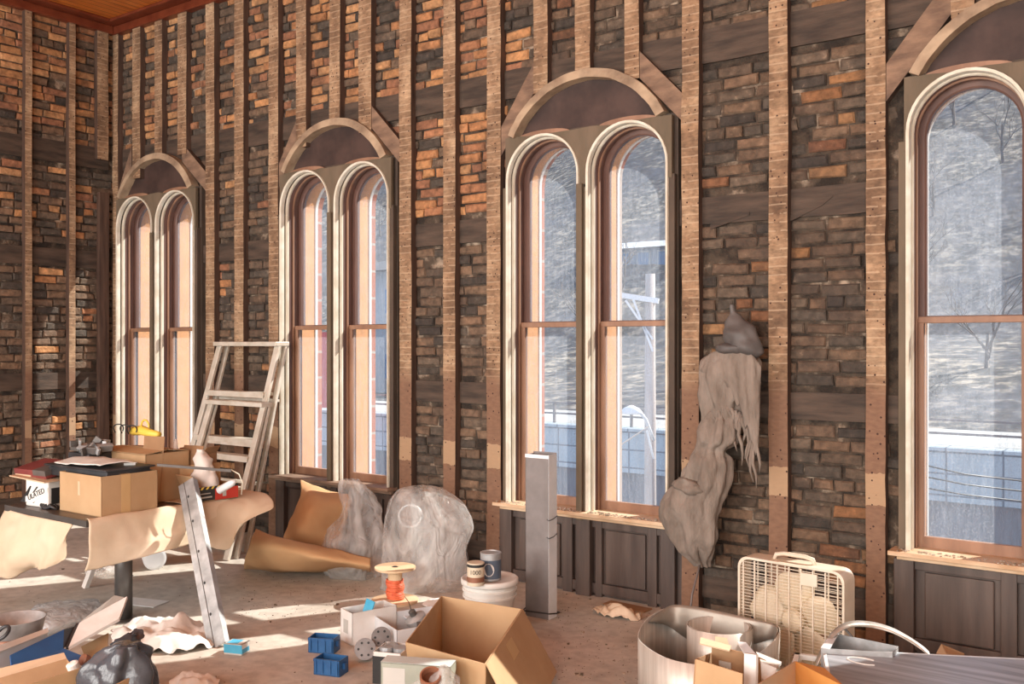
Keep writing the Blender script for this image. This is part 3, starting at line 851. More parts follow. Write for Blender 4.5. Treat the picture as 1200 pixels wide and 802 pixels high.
# ---- pedestal table (nearest, left) ------------------------------------------------
TZ = .62
T1 = (-5.52, -4.68, 2.72, 3.82)
t = thing('pedestal_table', 'dark-topped table with a thick round grey pedestal, draped in kraft paper', 'table', (-4.88, 3.06, 0))
mb = MB(); mb.box(T1[0], T1[1], T1[2], T1[3], TZ-.028, TZ); mb.build('table_top', 'table_dark', t, bevel=.003)
mb = MB(); mb.box(T1[0]-.004, T1[1]+.004, T1[2]-.006, T1[2], TZ-.032, TZ+.002); mb.box(T1[1], T1[1]+.004, T1[2], T1[3], TZ-.032, TZ-.002); mb.build('edge_band', 'table_edge', t)
mb = MB(); mb.lathe([(.047, .004), (.047, TZ-.03)], (-4.86, 3.04, 0), 28); mb.build('pedestal', 'pole_grey', t, smooth=True)
mb = MB(); mb.lathe([(.075, 0), (.075, .008), (.05, .014)], (-4.86, 3.04, 0), 28); mb.build('foot_plate', 'pole_grey', t)
mb = MB(); mb.bar((-5.70, 3.30, 0), (-5.42, 3.36, .588), .035, .03, up=(0, 1, 0)); tag(mb.build('table_leg', 'white_board'), 'pale splayed wooden prop leg under the left side of the kraft-draped table', 'leg')
# ---- kraft paper ------------------------------------------------------------------
z0 = TZ+.003
y0 = T1[2]-.012
rows = [[Vector((x, y0+yy, z)) for x, yy, z in r] for r in (
    [(-5.54, .02, z0-.03), (-5.3, .0, z0-.03), (-5.05, .0, z0-.03), (-4.83, .0, z0-.03), (-4.80, .0, z0-.035)],
    [(-5.545, -.03, .50), (-5.3, -.05, .48), (-5.05, -.03, .50), (-4.86, -.02, .52), (-4.84, -.01, .53)],
    [(-5.55, -.05, .36), (-5.34, -.09, .34), (-5.12, -.02, .37), (-4.96, -.04, .40), (-4.86, .0, .42)],
    [(-5.54, -.05, .245), (-5.36, -.06, .24), (-5.22, .01, .30), (-5.04, -.03, .33), (-4.93, -.01, .37)])]
mb = MB(); mb.grid(patch(rows, 40, 24, .012, 7, 3))
tag(mb.build('kraft_paper', 'kraft', smooth=True, solid=.0015), 'sheet of brown kraft paper hanging from the front edge of the pedestal table', 'paper')
xr = T1[1]+.012
rows = [[Vector(p) for p in r] for r in (
    [(xr-.05, 2.735, z0+.002), (xr-.04, 2.95, z0+.002), (xr-.04, 3.2, z0+.003), (xr-.04, 3.40, z0+.004), (xr-.04, 3.62, z0+.004)],
    [(xr+.004, 2.72, z0-.004), (xr+.01, 2.95, z0-.004), (xr+.012, 3.2, z0-.002), (xr+.012, 3.40, z0-.003), (xr+.01, 3.60, z0)],
    [(xr+.03, 2.705, .53), (xr+.045, 2.95, .51), (xr+.05, 3.2, .52), (xr+.05, 3.38, .54), (xr+.04, 3.56, .57)],
    [(xr+.02, 2.71, .44), (xr+.06, 2.93, .46), (xr+.08, 3.18, .475), (xr+.06, 3.34, .50), (xr+.05, 3.52, .52)],
    [(xr+.0, 2.70, .365), (xr+.05, 2.90, .385), (xr+.09, 3.12, .41), (xr+.07, 3.30, .42), (xr+.05, 3.46, .49)])]
mb = MB(); mb.grid(patch(rows, 40, 24, .008, 7, 11))
tag(mb.build('kraft_paper', 'kraft', smooth=True, solid=.0015), 'pale kraft paper curling over the right edge of the pedestal table', 'paper')
rows = [[Vector(p) for p in r] for r in (
    [(-4.92, 3.30, z0), (-4.92, 3.45, z0), (-4.92, 3.60, z0), (-4.92, 3.74, z0), (-4.90, 3.84, z0)],
    [(-4.70, 3.32, z0), (-4.70, 3.45, z0), (-4.70, 3.60, z0), (-4.70, 3.74, z0+.002), (-4.66, 3.84, z0+.004)],
    [(-4.655, 3.33, .58), (-4.64, 3.45, .585), (-4.61, 3.60, .59), (-4.57, 3.72, .60), (-4.52, 3.80, .605)],
    [(-4.63, 3.35, .51), (-4.61, 3.46, .50), (-4.57, 3.58, .51), (-4.51, 3.66, .55), (-4.40, 3.70, .575)],
    [(-4.625, 3.37, .44), (-4.60, 3.47, .42), (-4.57, 3.56, .43), (-4.54, 3.60, .49), (-4.47, 3.62, .53)],
    [(-4.63, 3.40, .39), (-4.61, 3.48, .35), (-4.585, 3.54, .345), (-4.56, 3.56, .42), (-4.53, 3.57, .49)])]
mb = MB(); mb.grid(patch(rows, 40, 36, .006, 7, 19))
tag(mb.build('kraft_paper', 'kraft', smooth=True, solid=.0015), 'cream kraft paper over the far right end of the table, its corner curling out', 'paper')
# ---- boxes on the pedestal table ----------------------------------------------------
T, m = carton('cardboard_box', 'large open cardboard box with a brown tape strip on the pedestal table', (-4.915, 2.985, TZ), .40, .34, .215, .02, flaps=())
mb = MB(); mb.box(.2005, .2015, -.055, .0, .0, .215, mat=m); mb.box(.1, .2015, -.055, 0, .2152, .2155, mat=m); mb.build('tape_strip', 'tape', T)
mb = MB(); mb.box(-.02, .0, -.1712, -.1702, .10, .175, mat=m); mb.build('label_strip', 'cardboard_pale', T)
t = thing('plastic_tray', 'black plastic tray of parts sitting in the large open box', 'tray', (-5.0, 2.97, .80))
mb = MB(); m2 = rotz((-5.0, 2.98, .80), .05); mb.box(-.28, .26, -.13, .14, 0, .055, mat=m2); mb.box(-.30, .28, -.15, .16, .055, .065, mat=m2); mb.build('tray_body', 'black_plastic', t, bevel=.006)
mb = MB(); mb.grid(patch([[Vector((-5.22, 2.84, .872)), Vector((-5.0, 2.83, .88)), Vector((-4.80, 2.86, .888))], [Vector((-5.22, 2.95, .89)), Vector((-5.0, 2.95, .90)), Vector((-4.78, 2.97, .895))], [Vector((-5.2, 3.04, .885)), Vector((-5.0, 3.05, .89)), Vector((-4.76, 3.06, .88))]], 20, 12, .006, 12, 4))
tag(mb.build('foam_sheet', 'white_plastic', smooth=True, solid=.004), 'thin white sheet lying on the black tray in the box', 'sheet')
mb = MB(); mb.grid(patch([[Vector((-4.775, 2.83, .90)), Vector((-4.74, 2.83, .90)), Vector((-4.70, 2.84, .895))], [Vector((-4.77, 2.815, .86)), Vector((-4.73, 2.81, .86)), Vector((-4.70, 2.815, .86))], [Vector((-4.765, 2.81, .83)), Vector((-4.73, 2.805, .83)), Vector((-4.70, 2.81, .835))]], 8, 8, .004, 18, 2) )
p = pd(152, 549, 5.30)
mb = MB(); mb.box(-.03, .03, -.004, .004, -.21, .03, mat=rotz(p, .9)); tag(mb.build('paper_slip', 'paper_white'), 'small white paper slip sticking up from the large open box', 'paper')
T, m = carton('cardboard_box', 'closed cardboard box with gabled flaps behind the large open box', (-5.12, 3.33, TZ), .46, .30, .285, .05, closed=True, flaps=(('-y', -84, .14), ('+y', -84, .14)))
# yellow tool with black cord on that box
t = thing('power_tool', 'yellow tool with a looped black cord on top of the gabled box', 'tool', (-5.14, 3.34, .985))
mb = MB(); mb.tube([(-5.24, 3.34, 1.01), (-5.15, 3.34, 1.02), (-5.05, 3.33, 1.01), (-4.96, 3.33, 1.005)], [.026, .03, .024, .018], 12); mb.build('tool_body', 'yellow', t, smooth=True)
mb = MB(); mb.tube([(-5.10+.04*math.cos(a), 3.33, 1.04+.045*math.sin(a)) for a in [k*math.pi/8 for k in range(0, 9)]], .006, 6); mb.build('grip', 'yellow', t, smooth=True)
for q in (0, .07, .14):
    mb = MB(); mb.tube([(-5.33+q+.045*math.cos(a), 3.30+.01*math.sin(a*2), 1.01+.04*math.sin(a)) for a in [k*math.pi/9 for k in range(0, 11)]], .004, 6); mb.build('cord_loop', 'wire', t, smooth=True)
# raised flap / upright cardboard sheet right of it
mb = MB(); a = pd(165, 545, 5.62); b = pd(186, 548, 5.52); c = pd(192, 512, 5.55); d = pd(169, 511, 5.65); a.z = b.z = TZ+.003
mb.poly([a, b, c, d], (.004, .004, 0)); tag(mb.build('cardboard_sheet', 'cardboard_dark'), 'dark brown upright cardboard sheet behind the large open box', 'cardboard')
# left cluster
pp = fp(44, 594, TZ)
mb = MB(); mb.box(-.15, .17, -.11, .09, 0, .006, mat=Matrix.Translation((pp.x-.03, pp.y+.05, TZ+.158)) @ Matrix.Rotation(.1, 4, 'Z') @ Matrix.Rotation(.05, 4, 'Y')); tag(mb.build('cardboard_sheet', 'cardboard_pale'), 'tan cardboard flap lying on the printed pack at the left edge', 'cardboard')
cR = (pp.x-.06, pp.y+.07, TZ+.172)
t = thing('flat_box', 'dark red flat box tilted on top of the printed pack at the left edge', 'box', cR)
m2 = Matrix.Translation(cR) @ Matrix.Rotation(.12, 4, 'Z') @ Matrix.Rotation(.20, 4, 'X')
mb = MB(); mb.box(-.15, .13, -.08, .12, 0, .05, mat=m2); mb.build('box_body', 'dark_red', t, bevel=.004)
mb = MB(); mb.box(.02, .131, -.0805, .121, .02, .0512, mat=m2); mb.build('sleeve', 'steel_dark', t)
mb = MB(); mb.box(-.14, .0, -.082, -.0802, .006, .02, mat=m2); mb.build('print', 'cardboard_pale', t)
cb_ = (-5.30, 3.10, TZ)
t = thing('grey_bracket_set', 'grey metal brackets and clips heaped left of the gabled box', 'hardware', cb_)
for k in range(8):
    x, y = -5.37+.028*k, 3.06+.05*(k % 3); mb = MB(); mm = Matrix.Translation((x, y, TZ+.30+.014*(k % 3))) @ Matrix.Rotation(k*1.1, 4, 'Z') @ Matrix.Rotation(.3*k, 4, 'X')
    mb.box(-.05, .05, -.022, .022, -.012, .012, mat=mm); mb.box(-.05, -.035, -.022, .022, -.012, .045, mat=mm); mb.build('bracket', 'galvanised' if k % 2 else 'steel_dark', t, bevel=.003)
mb = MB(); mb.box(-5.42, -5.20, 3.03, 3.20, TZ+.002, TZ+.282); mb.build('tool_case', 'black_plastic', t, bevel=.01)
# printed wrapped pack
t = thing('printed_pack', 'white printed pack with diagonal black lettering left of the large box', 'pack', (pp.x, pp.y+.03, TZ))
m2 = rotz((pp.x+.0, pp.y+.06, TZ), .12)
mb = MB(); mb.box(-.10, .10, -.07, .08, 0, .155, mat=m2); mb.build('pack_body', 'white_plastic', t, bevel=.008)
mb = MB()
for k in (-1, 0, 1):
    for s in (0,):
        x = -.06+.06*k
        mb.poly([m2 @ Vector((max(-.098, x-.035), -.0712, .02)), m2 @ Vector((x-.026, -.0712, .02)), m2 @ Vector((min(.098, x+.075), -.0712, .115)), m2 @ Vector((x+.06, -.0712, .115))], (0, .001, 0))
mb.build('stripe', 'ink', t)
mb = MB(); mb.poly([m2 @ Vector(v) for v in ((-.098, -.0718, .022), (-.098, -.0718, .052), (.070, -.0718, .117), (.098, -.0718, .117), (.098, -.0718, .095), (-.03, -.0718, .022))], (0, .0008, 0)); mb.build('label_band', 'white_plastic', t)
fm = frame_mat(m2 @ Vector((.0, -.0735, .072)), m2.to_3x3() @ Vector((1, 0, .38)), m2.to_3x3() @ Vector((-.38, 0, 1)))
text_mesh('ULATED', .042, fm).build('lettering', 'ink', t)
mb = MB(); mb.box(.1002, .1012, -.05, .07, .02, .11, mat=m2); mb.build('side_print', 'ink', t)
mb = MB(); 
for k in range(5): mb.tube([(-5.24+.03*math.cos(a)+.02*k, 2.80+.02*math.sin(a), TZ+.012+.008*math.sin(a*2+k)) for a in [j*math.pi/5 for j in range(10)]], .008, 6, closed=True)
tag(mb.build('cord_bundle', 'black_plastic', smooth=True), 'small dark coiled cord bundle in front of the printed pack', 'cord')
# ---- on the far end of the table ----------------------------------------------------------
c0 = fp(214, 584, TZ)
T, m = carton('cardboard_box', 'tall narrow brown box standing open on the far end of the table', (c0.x, c0.y+.12, TZ), .15, .13, .26, .25, 'cardboard_dark', flaps=(('-y', -15, .05), ('+x', 35, .05), ('-x', 40, .04)))
mb = MB(); mb.box(-.04, .045, -.0662, -.0655, .04, .14, mat=m); mb.build('printed_label', 'ink_pale', T)
p = fp(186, 586, TZ)
t = thing('spray_can', 'red-topped spray bottle standing behind the large open box', 'bottle', (p.x, p.y+.1, TZ))
cc = (p.x+.02, p.y+.10, TZ)
mb = MB(); mb.lathe([(.036, 0), (.036, .15), (.03, .165)], cc, 20); mb.build('can_body', 'steel_dark', t, smooth=True)
mb = MB(); mb.lathe([(.038, .13), (.038, .19), (.03, .20)], cc, 20); mb.build('cap', 'red', t)
mb = MB(); mb.lathe([(.026, .20), (.02, .22), (.012, .33), (.004, .35)], cc, 16); mb.build('nozzle', 'cloth_white', t, smooth=True)
# hazard box
a = fp(231, 590, TZ+.005); b = fp(279, 583, TZ+.005); dr = (b-a).normalized(); mid = (a+b)/2; ang = math.atan2(dr.y, dr.x); wd = (b-a).length
n_ = Vector((-dr.y, dr.x, 0)); c0 = mid+n_*.09
T, m = carton('tool_box', 'open red and black box edged with yellow hazard stripes', (c0.x, c0.y, TZ+.005), wd, .18, .085, ang, 'cardboard', flaps=(('-x', 25, .075), ('+y', 5, .11)))
mb = MB(); mb.box(-wd/2+.003, -.02, -.0915, -.0902, .006, .070, mat=m); mb.build('black_panel', 'ink', T)
mb = MB(); mb.box(-.02, wd/2, -.0915, -.0902, .003, .070, mat=m); mb.build('red_panel', 'red', T)
mb = MB(); mb.box(-wd/2+.003, wd/2, -.0915, -.0902, .070, .086, mat=m); mb.build('edge_strip', 'ink', T)
mb = MB()
for k in range(7):
    x = -wd/2+.02+k*(wd-.03)/7; mb.poly([m @ Vector((x, -.0918, .071)), m @ Vector((x+.014, -.0918, .071)), m @ Vector((x+.026, -.0918, .086)), m @ Vector((x+.012, -.0918, .086))], m.to_3x3() @ Vector((0, .0005, 0)))
mb.build('hazard_stripe', 'yellow', T)
mb = MB(); mb.box(-wd/2+.02, -.04, -.0919, -.0914, .022, .030, mat=m); mb.box(-wd/2+.02, -.05, -.0919, -.0914, .045, .050, mat=m); mb.box(.03, .055, -.0919, -.0914, .02, .058, mat=m); mb.build('print', 'ink_pale', T)
# white plastic bag behind it
p = pd(241, 575, 5.65)
o = loft([(Vector((p.x, p.y, TZ+.005)), Vector((.08, 0, 0)), Vector((0, .05, 0))), (Vector((p.x-.01, p.y, TZ+.12)), Vector((.09, 0, 0)), Vector((0, .06, 0))), (Vector((p.x-.03, p.y, TZ+.22)), Vector((.065, 0, 0)), Vector((0, .05, 0))), (Vector((p.x-.05, p.y, TZ+.29)), Vector((.02, 0, 0)), Vector((0, .02, 0)))], 30, 22, .02, 12, 3)
tag(o.build('plastic_bag', 'cloth_white', smooth=True), 'white plastic bag standing in the hazard-striped box', 'bag')
a = pd(257, 575, 5.3); b = pd(276, 564, 5.25)
mb = MB(); mb.tube([a, a.lerp(b, .8), b], [.022, .02, .006], 12); tag(mb.build('tube', 'clear_plastic', smooth=True), 'blue-white caulk tube lying across the hazard-striped box', 'tube')
a = pd(184, 545, 5.25); b = pd(271, 552, 5.35)
mb = MB(); mb.bar(a, b, .014, .014); t_ = tag(mb.build('rod', 'steel_dark'), 'long dark rod lying across the boxes on the far end of the table', 'rod')
a = pd(271, 551, 5.38); mb = MB(); mb.tube([a, pd(280, 556, 5.38), pd(284, 566, 5.4), pd(283, 580, 5.4)], .003, 6); tag(mb.build('wire_end', 'cream_worn', smooth=True), 'thin pale wire curling down from the end of the long rod', 'wire')
t = thing('paint_can', 'white and red plastic pail lying on its side under the tables', 'pail', tuple(fp(178, 663)))
p = fp(163, 668); q = Vector((.8, -.35, 0)).normalized()
mm = Matrix.Translation(p+Vector((0, .1, .075))) @ q.to_track_quat('Z', 'Y').to_matrix().to_4x4()
mb = MB(); mb.lathe([(.06, -.15), (.066, -.02), (.07, .08)], n=28, mat=mm); mb.build('can_body', 'white_plastic', t, smooth=True)
mb = MB(); mb.lathe([(.0635, -.12), (.067, -.05)], n=28, mat=mm); mb.build('wrap_label', 'dark_red', t, smooth=True)
mb = MB(); mb.lathe([(.074, .08), (.076, .085), (.076, .10), (.06, .105)], n=28, mat=mm); mb.build('lid', 'clear_plastic', t)
crumple('plastic_sheet', 'crumpled clear plastic on the floor under the pedestal table', 'plastic', tuple(fp(128, 674)), .22, .10, .05, 'plastic_film', seed=21)

# ---- galvanised channel leaning on the table --------------------------------------
a = fp(254, 759); a.z = .002
b = Vector((-4.705, 3.33, .75))
ax = (b-a).normalized(); view = Vector((-.45, .89, 0)); side = ax.cross(view).normalized(); nrm = side.cross(ax).normalized()
if nrm.dot(Vector((0, -1, 0))) < 0: nrm = -nrm
t = thing('metal_channel', 'galvanised steel channel leaning against the kraft-covered table', 'channel', tuple(a))
def chan(prof):
    mb = MB()
    pts0 = [a+side*x+nrm*y for x, y in prof]; pts1 = [b+side*x+nrm*y for x, y in prof]
    n = len(prof); mb.add(pts0+pts1, [tuple(range(n)), tuple(range(2*n-1, n-1, -1))]+[(i, (i+1) % n, (i+1) % n+n, i+n) for i in range(n)])
    return mb
W_ = .052
chan([(-W_, .0), (W_, .0), (W_, -.04), (W_-.003, -.04), (W_-.003, -.003), (-W_+.003, -.003), (-W_+.003, -.04), (-W_, -.04)]).build('web', 'galvanised', t)
chan([(.010, .0003), (.013, .0003), (.013, .0025), (.010, .0025)]).build('groove', 'steel_dark', t)
mb = MB()
for s in (.18, .36, .55, .74, .9):
    c = a.lerp(b, s)+nrm*.0006; q = [c+side*(.006*math.cos(k))+ax*(.009*math.sin(k)) for k in [j*math.pi/5 for j in range(10)]]; mb.poly(q, nrm*.0006)
mb.build('punch_hole', 'ink', t)
# small blue carton at its foot
p = fp(272, 767)
T, m = carton('carton', 'small light blue carton beside the foot of the leaning metal channel', (p.x, p.y+.03, 0), .10, .075, .055, .35, 'white_plastic', closed=True)
mb = MB(); mb.box(-.0508, .0508, -.0383, -.0377, .008, .05, mat=m); mb.box(.0502, .0508, -.037, .03, .008, .03, mat=m); mb.box(-.04, .02, -.03, .03, .0551, .0556, mat=m); mb.build('printed_side', 'blue_label', T)

# ---- step ladders -----------------------------------------------------------------
def ladder(label, xl, xr_, ytop, ybase, H, steps, gap, tw, mat='ladder_paint'):
    t = thing('step_ladder', label, 'ladder', ((xl+xr_)/2, ybase, 0), 'folded step ladders leaning on the window wall')
    s = (ytop-ybase)/H
    for x, fl in ((xl, -.03), (xr_, .03)):
        mb = MB(); mb.bar((x+fl, ybase, 0), (x, ytop, H), .055, .024, up=(0, 1, 0)); mb.build('front_rail', mat, t, bevel=.004)
        mb = MB(); mb.bar((x+fl*1.4, ybase+gap*1.25, 0), (x+.004, ytop+gap*.6, H-.01), .042, .022, up=(0, 1, 0)); mb.build('rear_rail', mat, t, bevel=.004)
    for z in steps:
        y = ybase+s*z; mb = MB(); mm = Matrix.Translation((0, y+.02, z))
        mb.box(xl+.0, xr_, -.05, .05, -.012, .012, mat=mm); mb.box(xl, xr_, -.052, -.046, -.03, .014, mat=mm)
        mb.build('step', mat, t, bevel=.003)
    mb = MB(); mb.box(xl-.03, xr_+.03, ytop-.05, ytop+gap*.6+.02, H-.012, H+.022); mb.build('top_cap', mat, t, bevel=.005)
    for z in (H*.32, H*.72):
        y = ybase+s*z+gap*1.1; mb = MB(); mb.bar((xl-.01, y, z), (xr_+.01, y, z), .03, .02); mb.build('rear_crossbar', mat, t)
ladder('tall folded aluminium step ladder leaning beside the second window pair', -6.42, -5.72, 4.87, 4.40, 1.53, (1.155, .81, .455, .12), .11, .05)
ladder('shorter folded step ladder tucked inside the tall one', -6.25, -5.63, 4.66, 4.30, 1.08, (.70, .36), .06, .04)

# ---- kraft sheet on the floor -------------------------------------------------------
P = pd
rows = [[P(300, 620, 6.35), P(318, 627, 6.2), P(345, 633, 6.15), P(375, 639, 6.15), P(405, 647, 6.1), P(434, 655, 6.1)],
        [P(292, 640, 6.2), P(316, 642, 6.05), P(345, 648, 6.0), P(375, 655, 5.95), P(405, 660, 6.0), P(434, 666, 6.05)],
        [P(286, 660, 6.35), P(312, 664, 6.2), P(345, 668, 6.15), P(375, 669, 6.2), P(405, 668, 6.25), P(434, 670, 6.35)],
        [P(286, 668, 6.5), P(312, 671, 6.46), P(345, 671.5, 6.45), P(375, 671, 6.45), P(405, 670, 6.47), P(434, 670, 6.48)]]
mb = MB(); mb.grid(patch(rows, 44, 20, .012, 4, 33))
rows = [[P(352, 562, 7.0), P(372, 571, 6.9), P(410, 580, 6.85)],
        [P(352, 578, 6.8), P(370, 584, 6.65), P(410, 592, 6.75)],
        [P(345, 600, 6.75), P(362, 606, 6.5), P(404, 614, 6.7)],
        [P(333, 624, 6.75), P(352, 628, 6.5), P(398, 636, 6.6)],
        [P(328, 640, 6.8), P(348, 646, 6.6), P(396, 652, 6.6)]]
o2 = patch(rows, 24, 30, .012, 5, 41)
mb.grid(o2)
for v in mb.v: v.z = max(v.z, .004); v.y = min(v.y, 4.93)
tag(mb.build('kraft_paper', 'kraft_orange', smooth=True, solid=.002), 'large orange-brown kraft sheet buckled on the floor below the second window', 'paper')

# ---- plastic-covered items ----------------------------------------------------------
def V(*a): return Vector(a)
c = fp(480, 694); cx_, cy_ = c.x, c.y+.16
rt = V(CS, SN, 0)*1.0; fw = V(-SN, CS, 0)
def sec(dx, z, rx, ry, dy=0): return (V(cx_, cy_, z)+rt*dx+fw*dy, rt*rx, fw*ry)
o = loft([sec(-.01, .002, .265, .17), sec(-.01, .10, .262, .18), sec(0, .25, .265, .18), sec(.01, .38, .272, .18), sec(.0, .50, .235, .165), sec(-.03, .585, .165, .13), sec(-.035, .63, .085, .07), sec(-.035, .64, .01, .01)], 72, 44, .024, 6.5, 9, sq=2.6, zs=.6, pl=.022, pn=6)
bag_c = (cx_, cy_, 0)
tag(o.build('covered_appliance', 'plastic_film', smooth=True), 'tall rounded item shrouded in clear plastic behind the cable spool', 'plastic-covered item')
t = thing('wrapped_frame', 'coiled pale hose seen through the clear plastic behind the spool', 'hose', (cx_, cy_, 0))
mb = MB(); mb.tube([V(cx_, cy_, .47)+rt*(-.09+.07*math.cos(k*.45))+fw*(-.135+.001*k)+V(0, 0, .07*math.sin(k*.45)) for k in range(40)], .009, 8); mb.build('hose_coil', 'galvanised', t, smooth=True)
c2 = pd(418, 632, 6.35); c2.z = 0
def sec2(dx, z, rx, ry, dy=0): return (V(c2.x, c2.y, z)+rt*dx+fw*dy, rt*rx, fw*ry)
o = loft([sec2(.0, .003, .20, .15), sec2(-.01, .12, .225, .17), sec2(-.0, .24, .215, .17), sec2(.02, .36, .15, .13), sec2(.03, .43, .13, .10), sec2(.0, .51, .11, .07), sec2(-.04, .60, .065, .05), sec2(-.05, .635, .035, .03)], 60, 40, .024, 8, 27, zs=.6, pl=.026, pn=7)
tag(o.build('plastic_bag', 'plastic_film', smooth=True), 'bulging clear plastic bag with a pinched white top below the second window', 'bag')
c3 = fp(527, 668)
def sec3(dx, z, rx, ry, dy=0): return (V(c3.x, c3.y-.10, z)+rt*dx+fw*dy, rt*rx, fw*ry)
o = loft([sec3(.03, .003, .17, .12), sec3(.03, .12, .17, .13), sec3(.02, .25, .13, .12), sec3(.01, .34, .115, .10), sec3(-.02, .40, .08, .07), sec3(-.04, .44, .03, .03)], 48, 34, .026, 9, 47, zs=.4)
tag(o.build('plastic_bag', 'plastic_film_grey', smooth=True), 'greyish plastic bag behind and right of the shrouded item', 'bag')

# ---- cable spool -------------------------------------------------------------------
c = fp(463, 705); c = (c.x, c.y, 0)
t = thing('cable_spool', 'wooden spool part-wound with orange-red cable', 'spool', c)
mb = MB(); mb.lathe([(.035, .195), (.122, .195), (.122, .207), (.02, .207)], c, 40); mb.lathe([(.02, .207), (.02, .203)], c, 16); mb.build('top_flange', 'spool_wood', t)
mb = MB(); mb.lathe([(.013, .208), (.013, .2095)], c, 14); mb.build('hub_hole', 'ink', t)
mb = MB(); mb.lathe([(.14, .0), (.14, .012), (.02, .012)], c, 40); mb.build('bottom_flange', 'spool_wood', t)
mb = MB(); mb.lathe([(.042, .012), (.042, .195)], c, 28); mb.build('drum', 'spool_wood', t, smooth=True)
mb = MB(); mb.tube([(c[0]+(.049+.004*math.sin(k*.37))*math.cos(k*math.pi/9), c[1]+(.049+.004*math.sin(k*.37))*math.sin(k*math.pi/9), .018+.112*(k/560)+.003*math.sin(k*.21)) for k in range(560)], .0045, 5); mb.build('cable_winding', 'cable_red', t, smooth=True)

# ---- bucket and cans ---------------------------------------------------------------
c = fp(566, 737); RB = .148
c = (c.x, c.y+.06, 0)
t = thing('bucket', 'white plastic bucket with a ribbed rim and lid carrying two cans', 'bucket', c)
mb = MB(); mb.lathe([(.125, 0), (.134, .14), (.140, .165), (.148, .168), (.148, .178), (.141, .18), (.142, .20), (.150, .203), (.150, .213), (.143, .215), (.143, .235)], c, 44); mb.build('bucket_body', 'white_plastic', t, smooth=False)
mb = MB(); mb.lathe([(.143, .232), (.155, .235), (.157, .245), (.157, .262), (.150, .268), (.143, .262), (.135, .258), (.0, .258)], c, 44); mb.build('lid', 'white_plastic', t, smooth=True)
p = pd(557.5, 681, 5.06)
cA = (p.x, p.y, .262); t = thing('tin_can', 'small cream and brown labelled tin on the bucket lid', 'can', cA)
mb = MB(); mb.lathe([(.046, 0), (.046, .118), (.042, .12), (.0, .12)], cA, 30); mb.build('can_body', 'can_label', t, smooth=False)
mb = MB(); mb.lathe([(.0466, .018), (.0466, .046)], cA, 30); mb.build('label_band', 'can_brown', t)
mb = MB(); mb.lathe([(.0466, .098), (.0466, .112)], cA, 30); mb.build('dark_band', 'ink', t)
fdir = V(CS, SN, 0); tm = frame_mat(V(cA[0]+.0468*SN*.98, cA[1]-.0468*CS*.98, .262+.074), fdir, V(0, 0, 1))
mbt = text_mesh('1000', .032, Matrix.Identity(4)); mbt.v = [V(cA[0], cA[1], .262+.072+v.y)+(Matrix.Rotation(.622+v.x/.0472, 3, 'Z') @ V(0, -.0472, 0)) for v in mbt.v]
mbt.build('lettering', 'ink', t)
p = pd(575, 676, 5.18); cB = (p.x, p.y, .262)
t = thing('paint_can', 'blue-grey metal paint can with a silver lid on the bucket', 'can', cB)
mb = MB(); mb.lathe([(.056, 0), (.056, .138), (.058, .14), (.058, .146), (.05, .148), (.048, .143), (0, .143)], cB, 32); mb.build('can_body', 'galvanised', t)
mb = MB(); mb.lathe([(.0565, .01), (.0565, .11)], cB, 32); mb.build('wrap_label', 'can_blue', t)
mb = MB(); mb.poly([V(cB[0], cB[1], .262+.06+.035*math.sin(k))+(Matrix.Rotation(.45+.55*math.cos(k), 3, 'Z') @ V(0, -.0572, 0)) for k in [j*math.pi/8 for j in range(16)]], (0, -.0004, 0)); mb.build('badge', 'white_board', t)

# ---- standing metal duct ------------------------------------------------------------
c = fp(630, 724); 
t = thing('metal_duct', 'tall grey rectangular metal duct standing upright on the floor', 'duct', (c.x, c.y+.03, 0))
m = rotz((c.x, c.y+.035, 0), 0.02); w, d, h = .155, .085, .915
mb = MB(); mb.box(-w/2, w/2, -d/2, -d/2+.003, 0, h, mat=m); mb.box(-w/2, -w/2+.003, -d/2, d/2, 0, h, mat=m); mb.box(-w/2, w/2, d/2-.003, d/2, 0, h+.01, mat=m); mb.box(-w/2, w/2, -d/2, d/2, h-.01, h-.006, mat=m); mb.build('duct_body', 'steel_grey', t)
mb = MB(); mb.box(w/2-.003, w/2+.001, -d/2, d/2, 0, h+.004, mat=m); mb.build('pale_side', 'steel_light', t)  # near-white steel: sunlight on this side put into its colour
mb = MB(); mb.box(-w/2-.002, w/2+.003, -d/2-.002, -d/2+.006, h-.018, h+.002, mat=m); mb.build('top_hem', 'steel_light', t)
for z in (.56, .46):
    mb = MB(); mb.tube([m @ V(w/2-.01, -d/2-.004, z), m @ V(w/2+.004, -d/2-.003, z-.006), m @ V(w/2+.006, 0, z-.002), m @ V(w/2+.004, d/2, z+.01)], .0022, 6); mb.build('tie_wire', 'ink', t)
mb = MB(); mb.tube([m @ V((w/2+.012)*a, (d/2+.012)*b, .03+.01*math.sin(k)) for k, (a, b) in enumerate(((-1, -1), (0, -1.2), (1, -1), (1.15, 0), (1, 1), (0, 1.1), (-1, 1), (-1.1, 0)))], .004, 6, closed=True); mb.build('base_wire', 'ink', t)

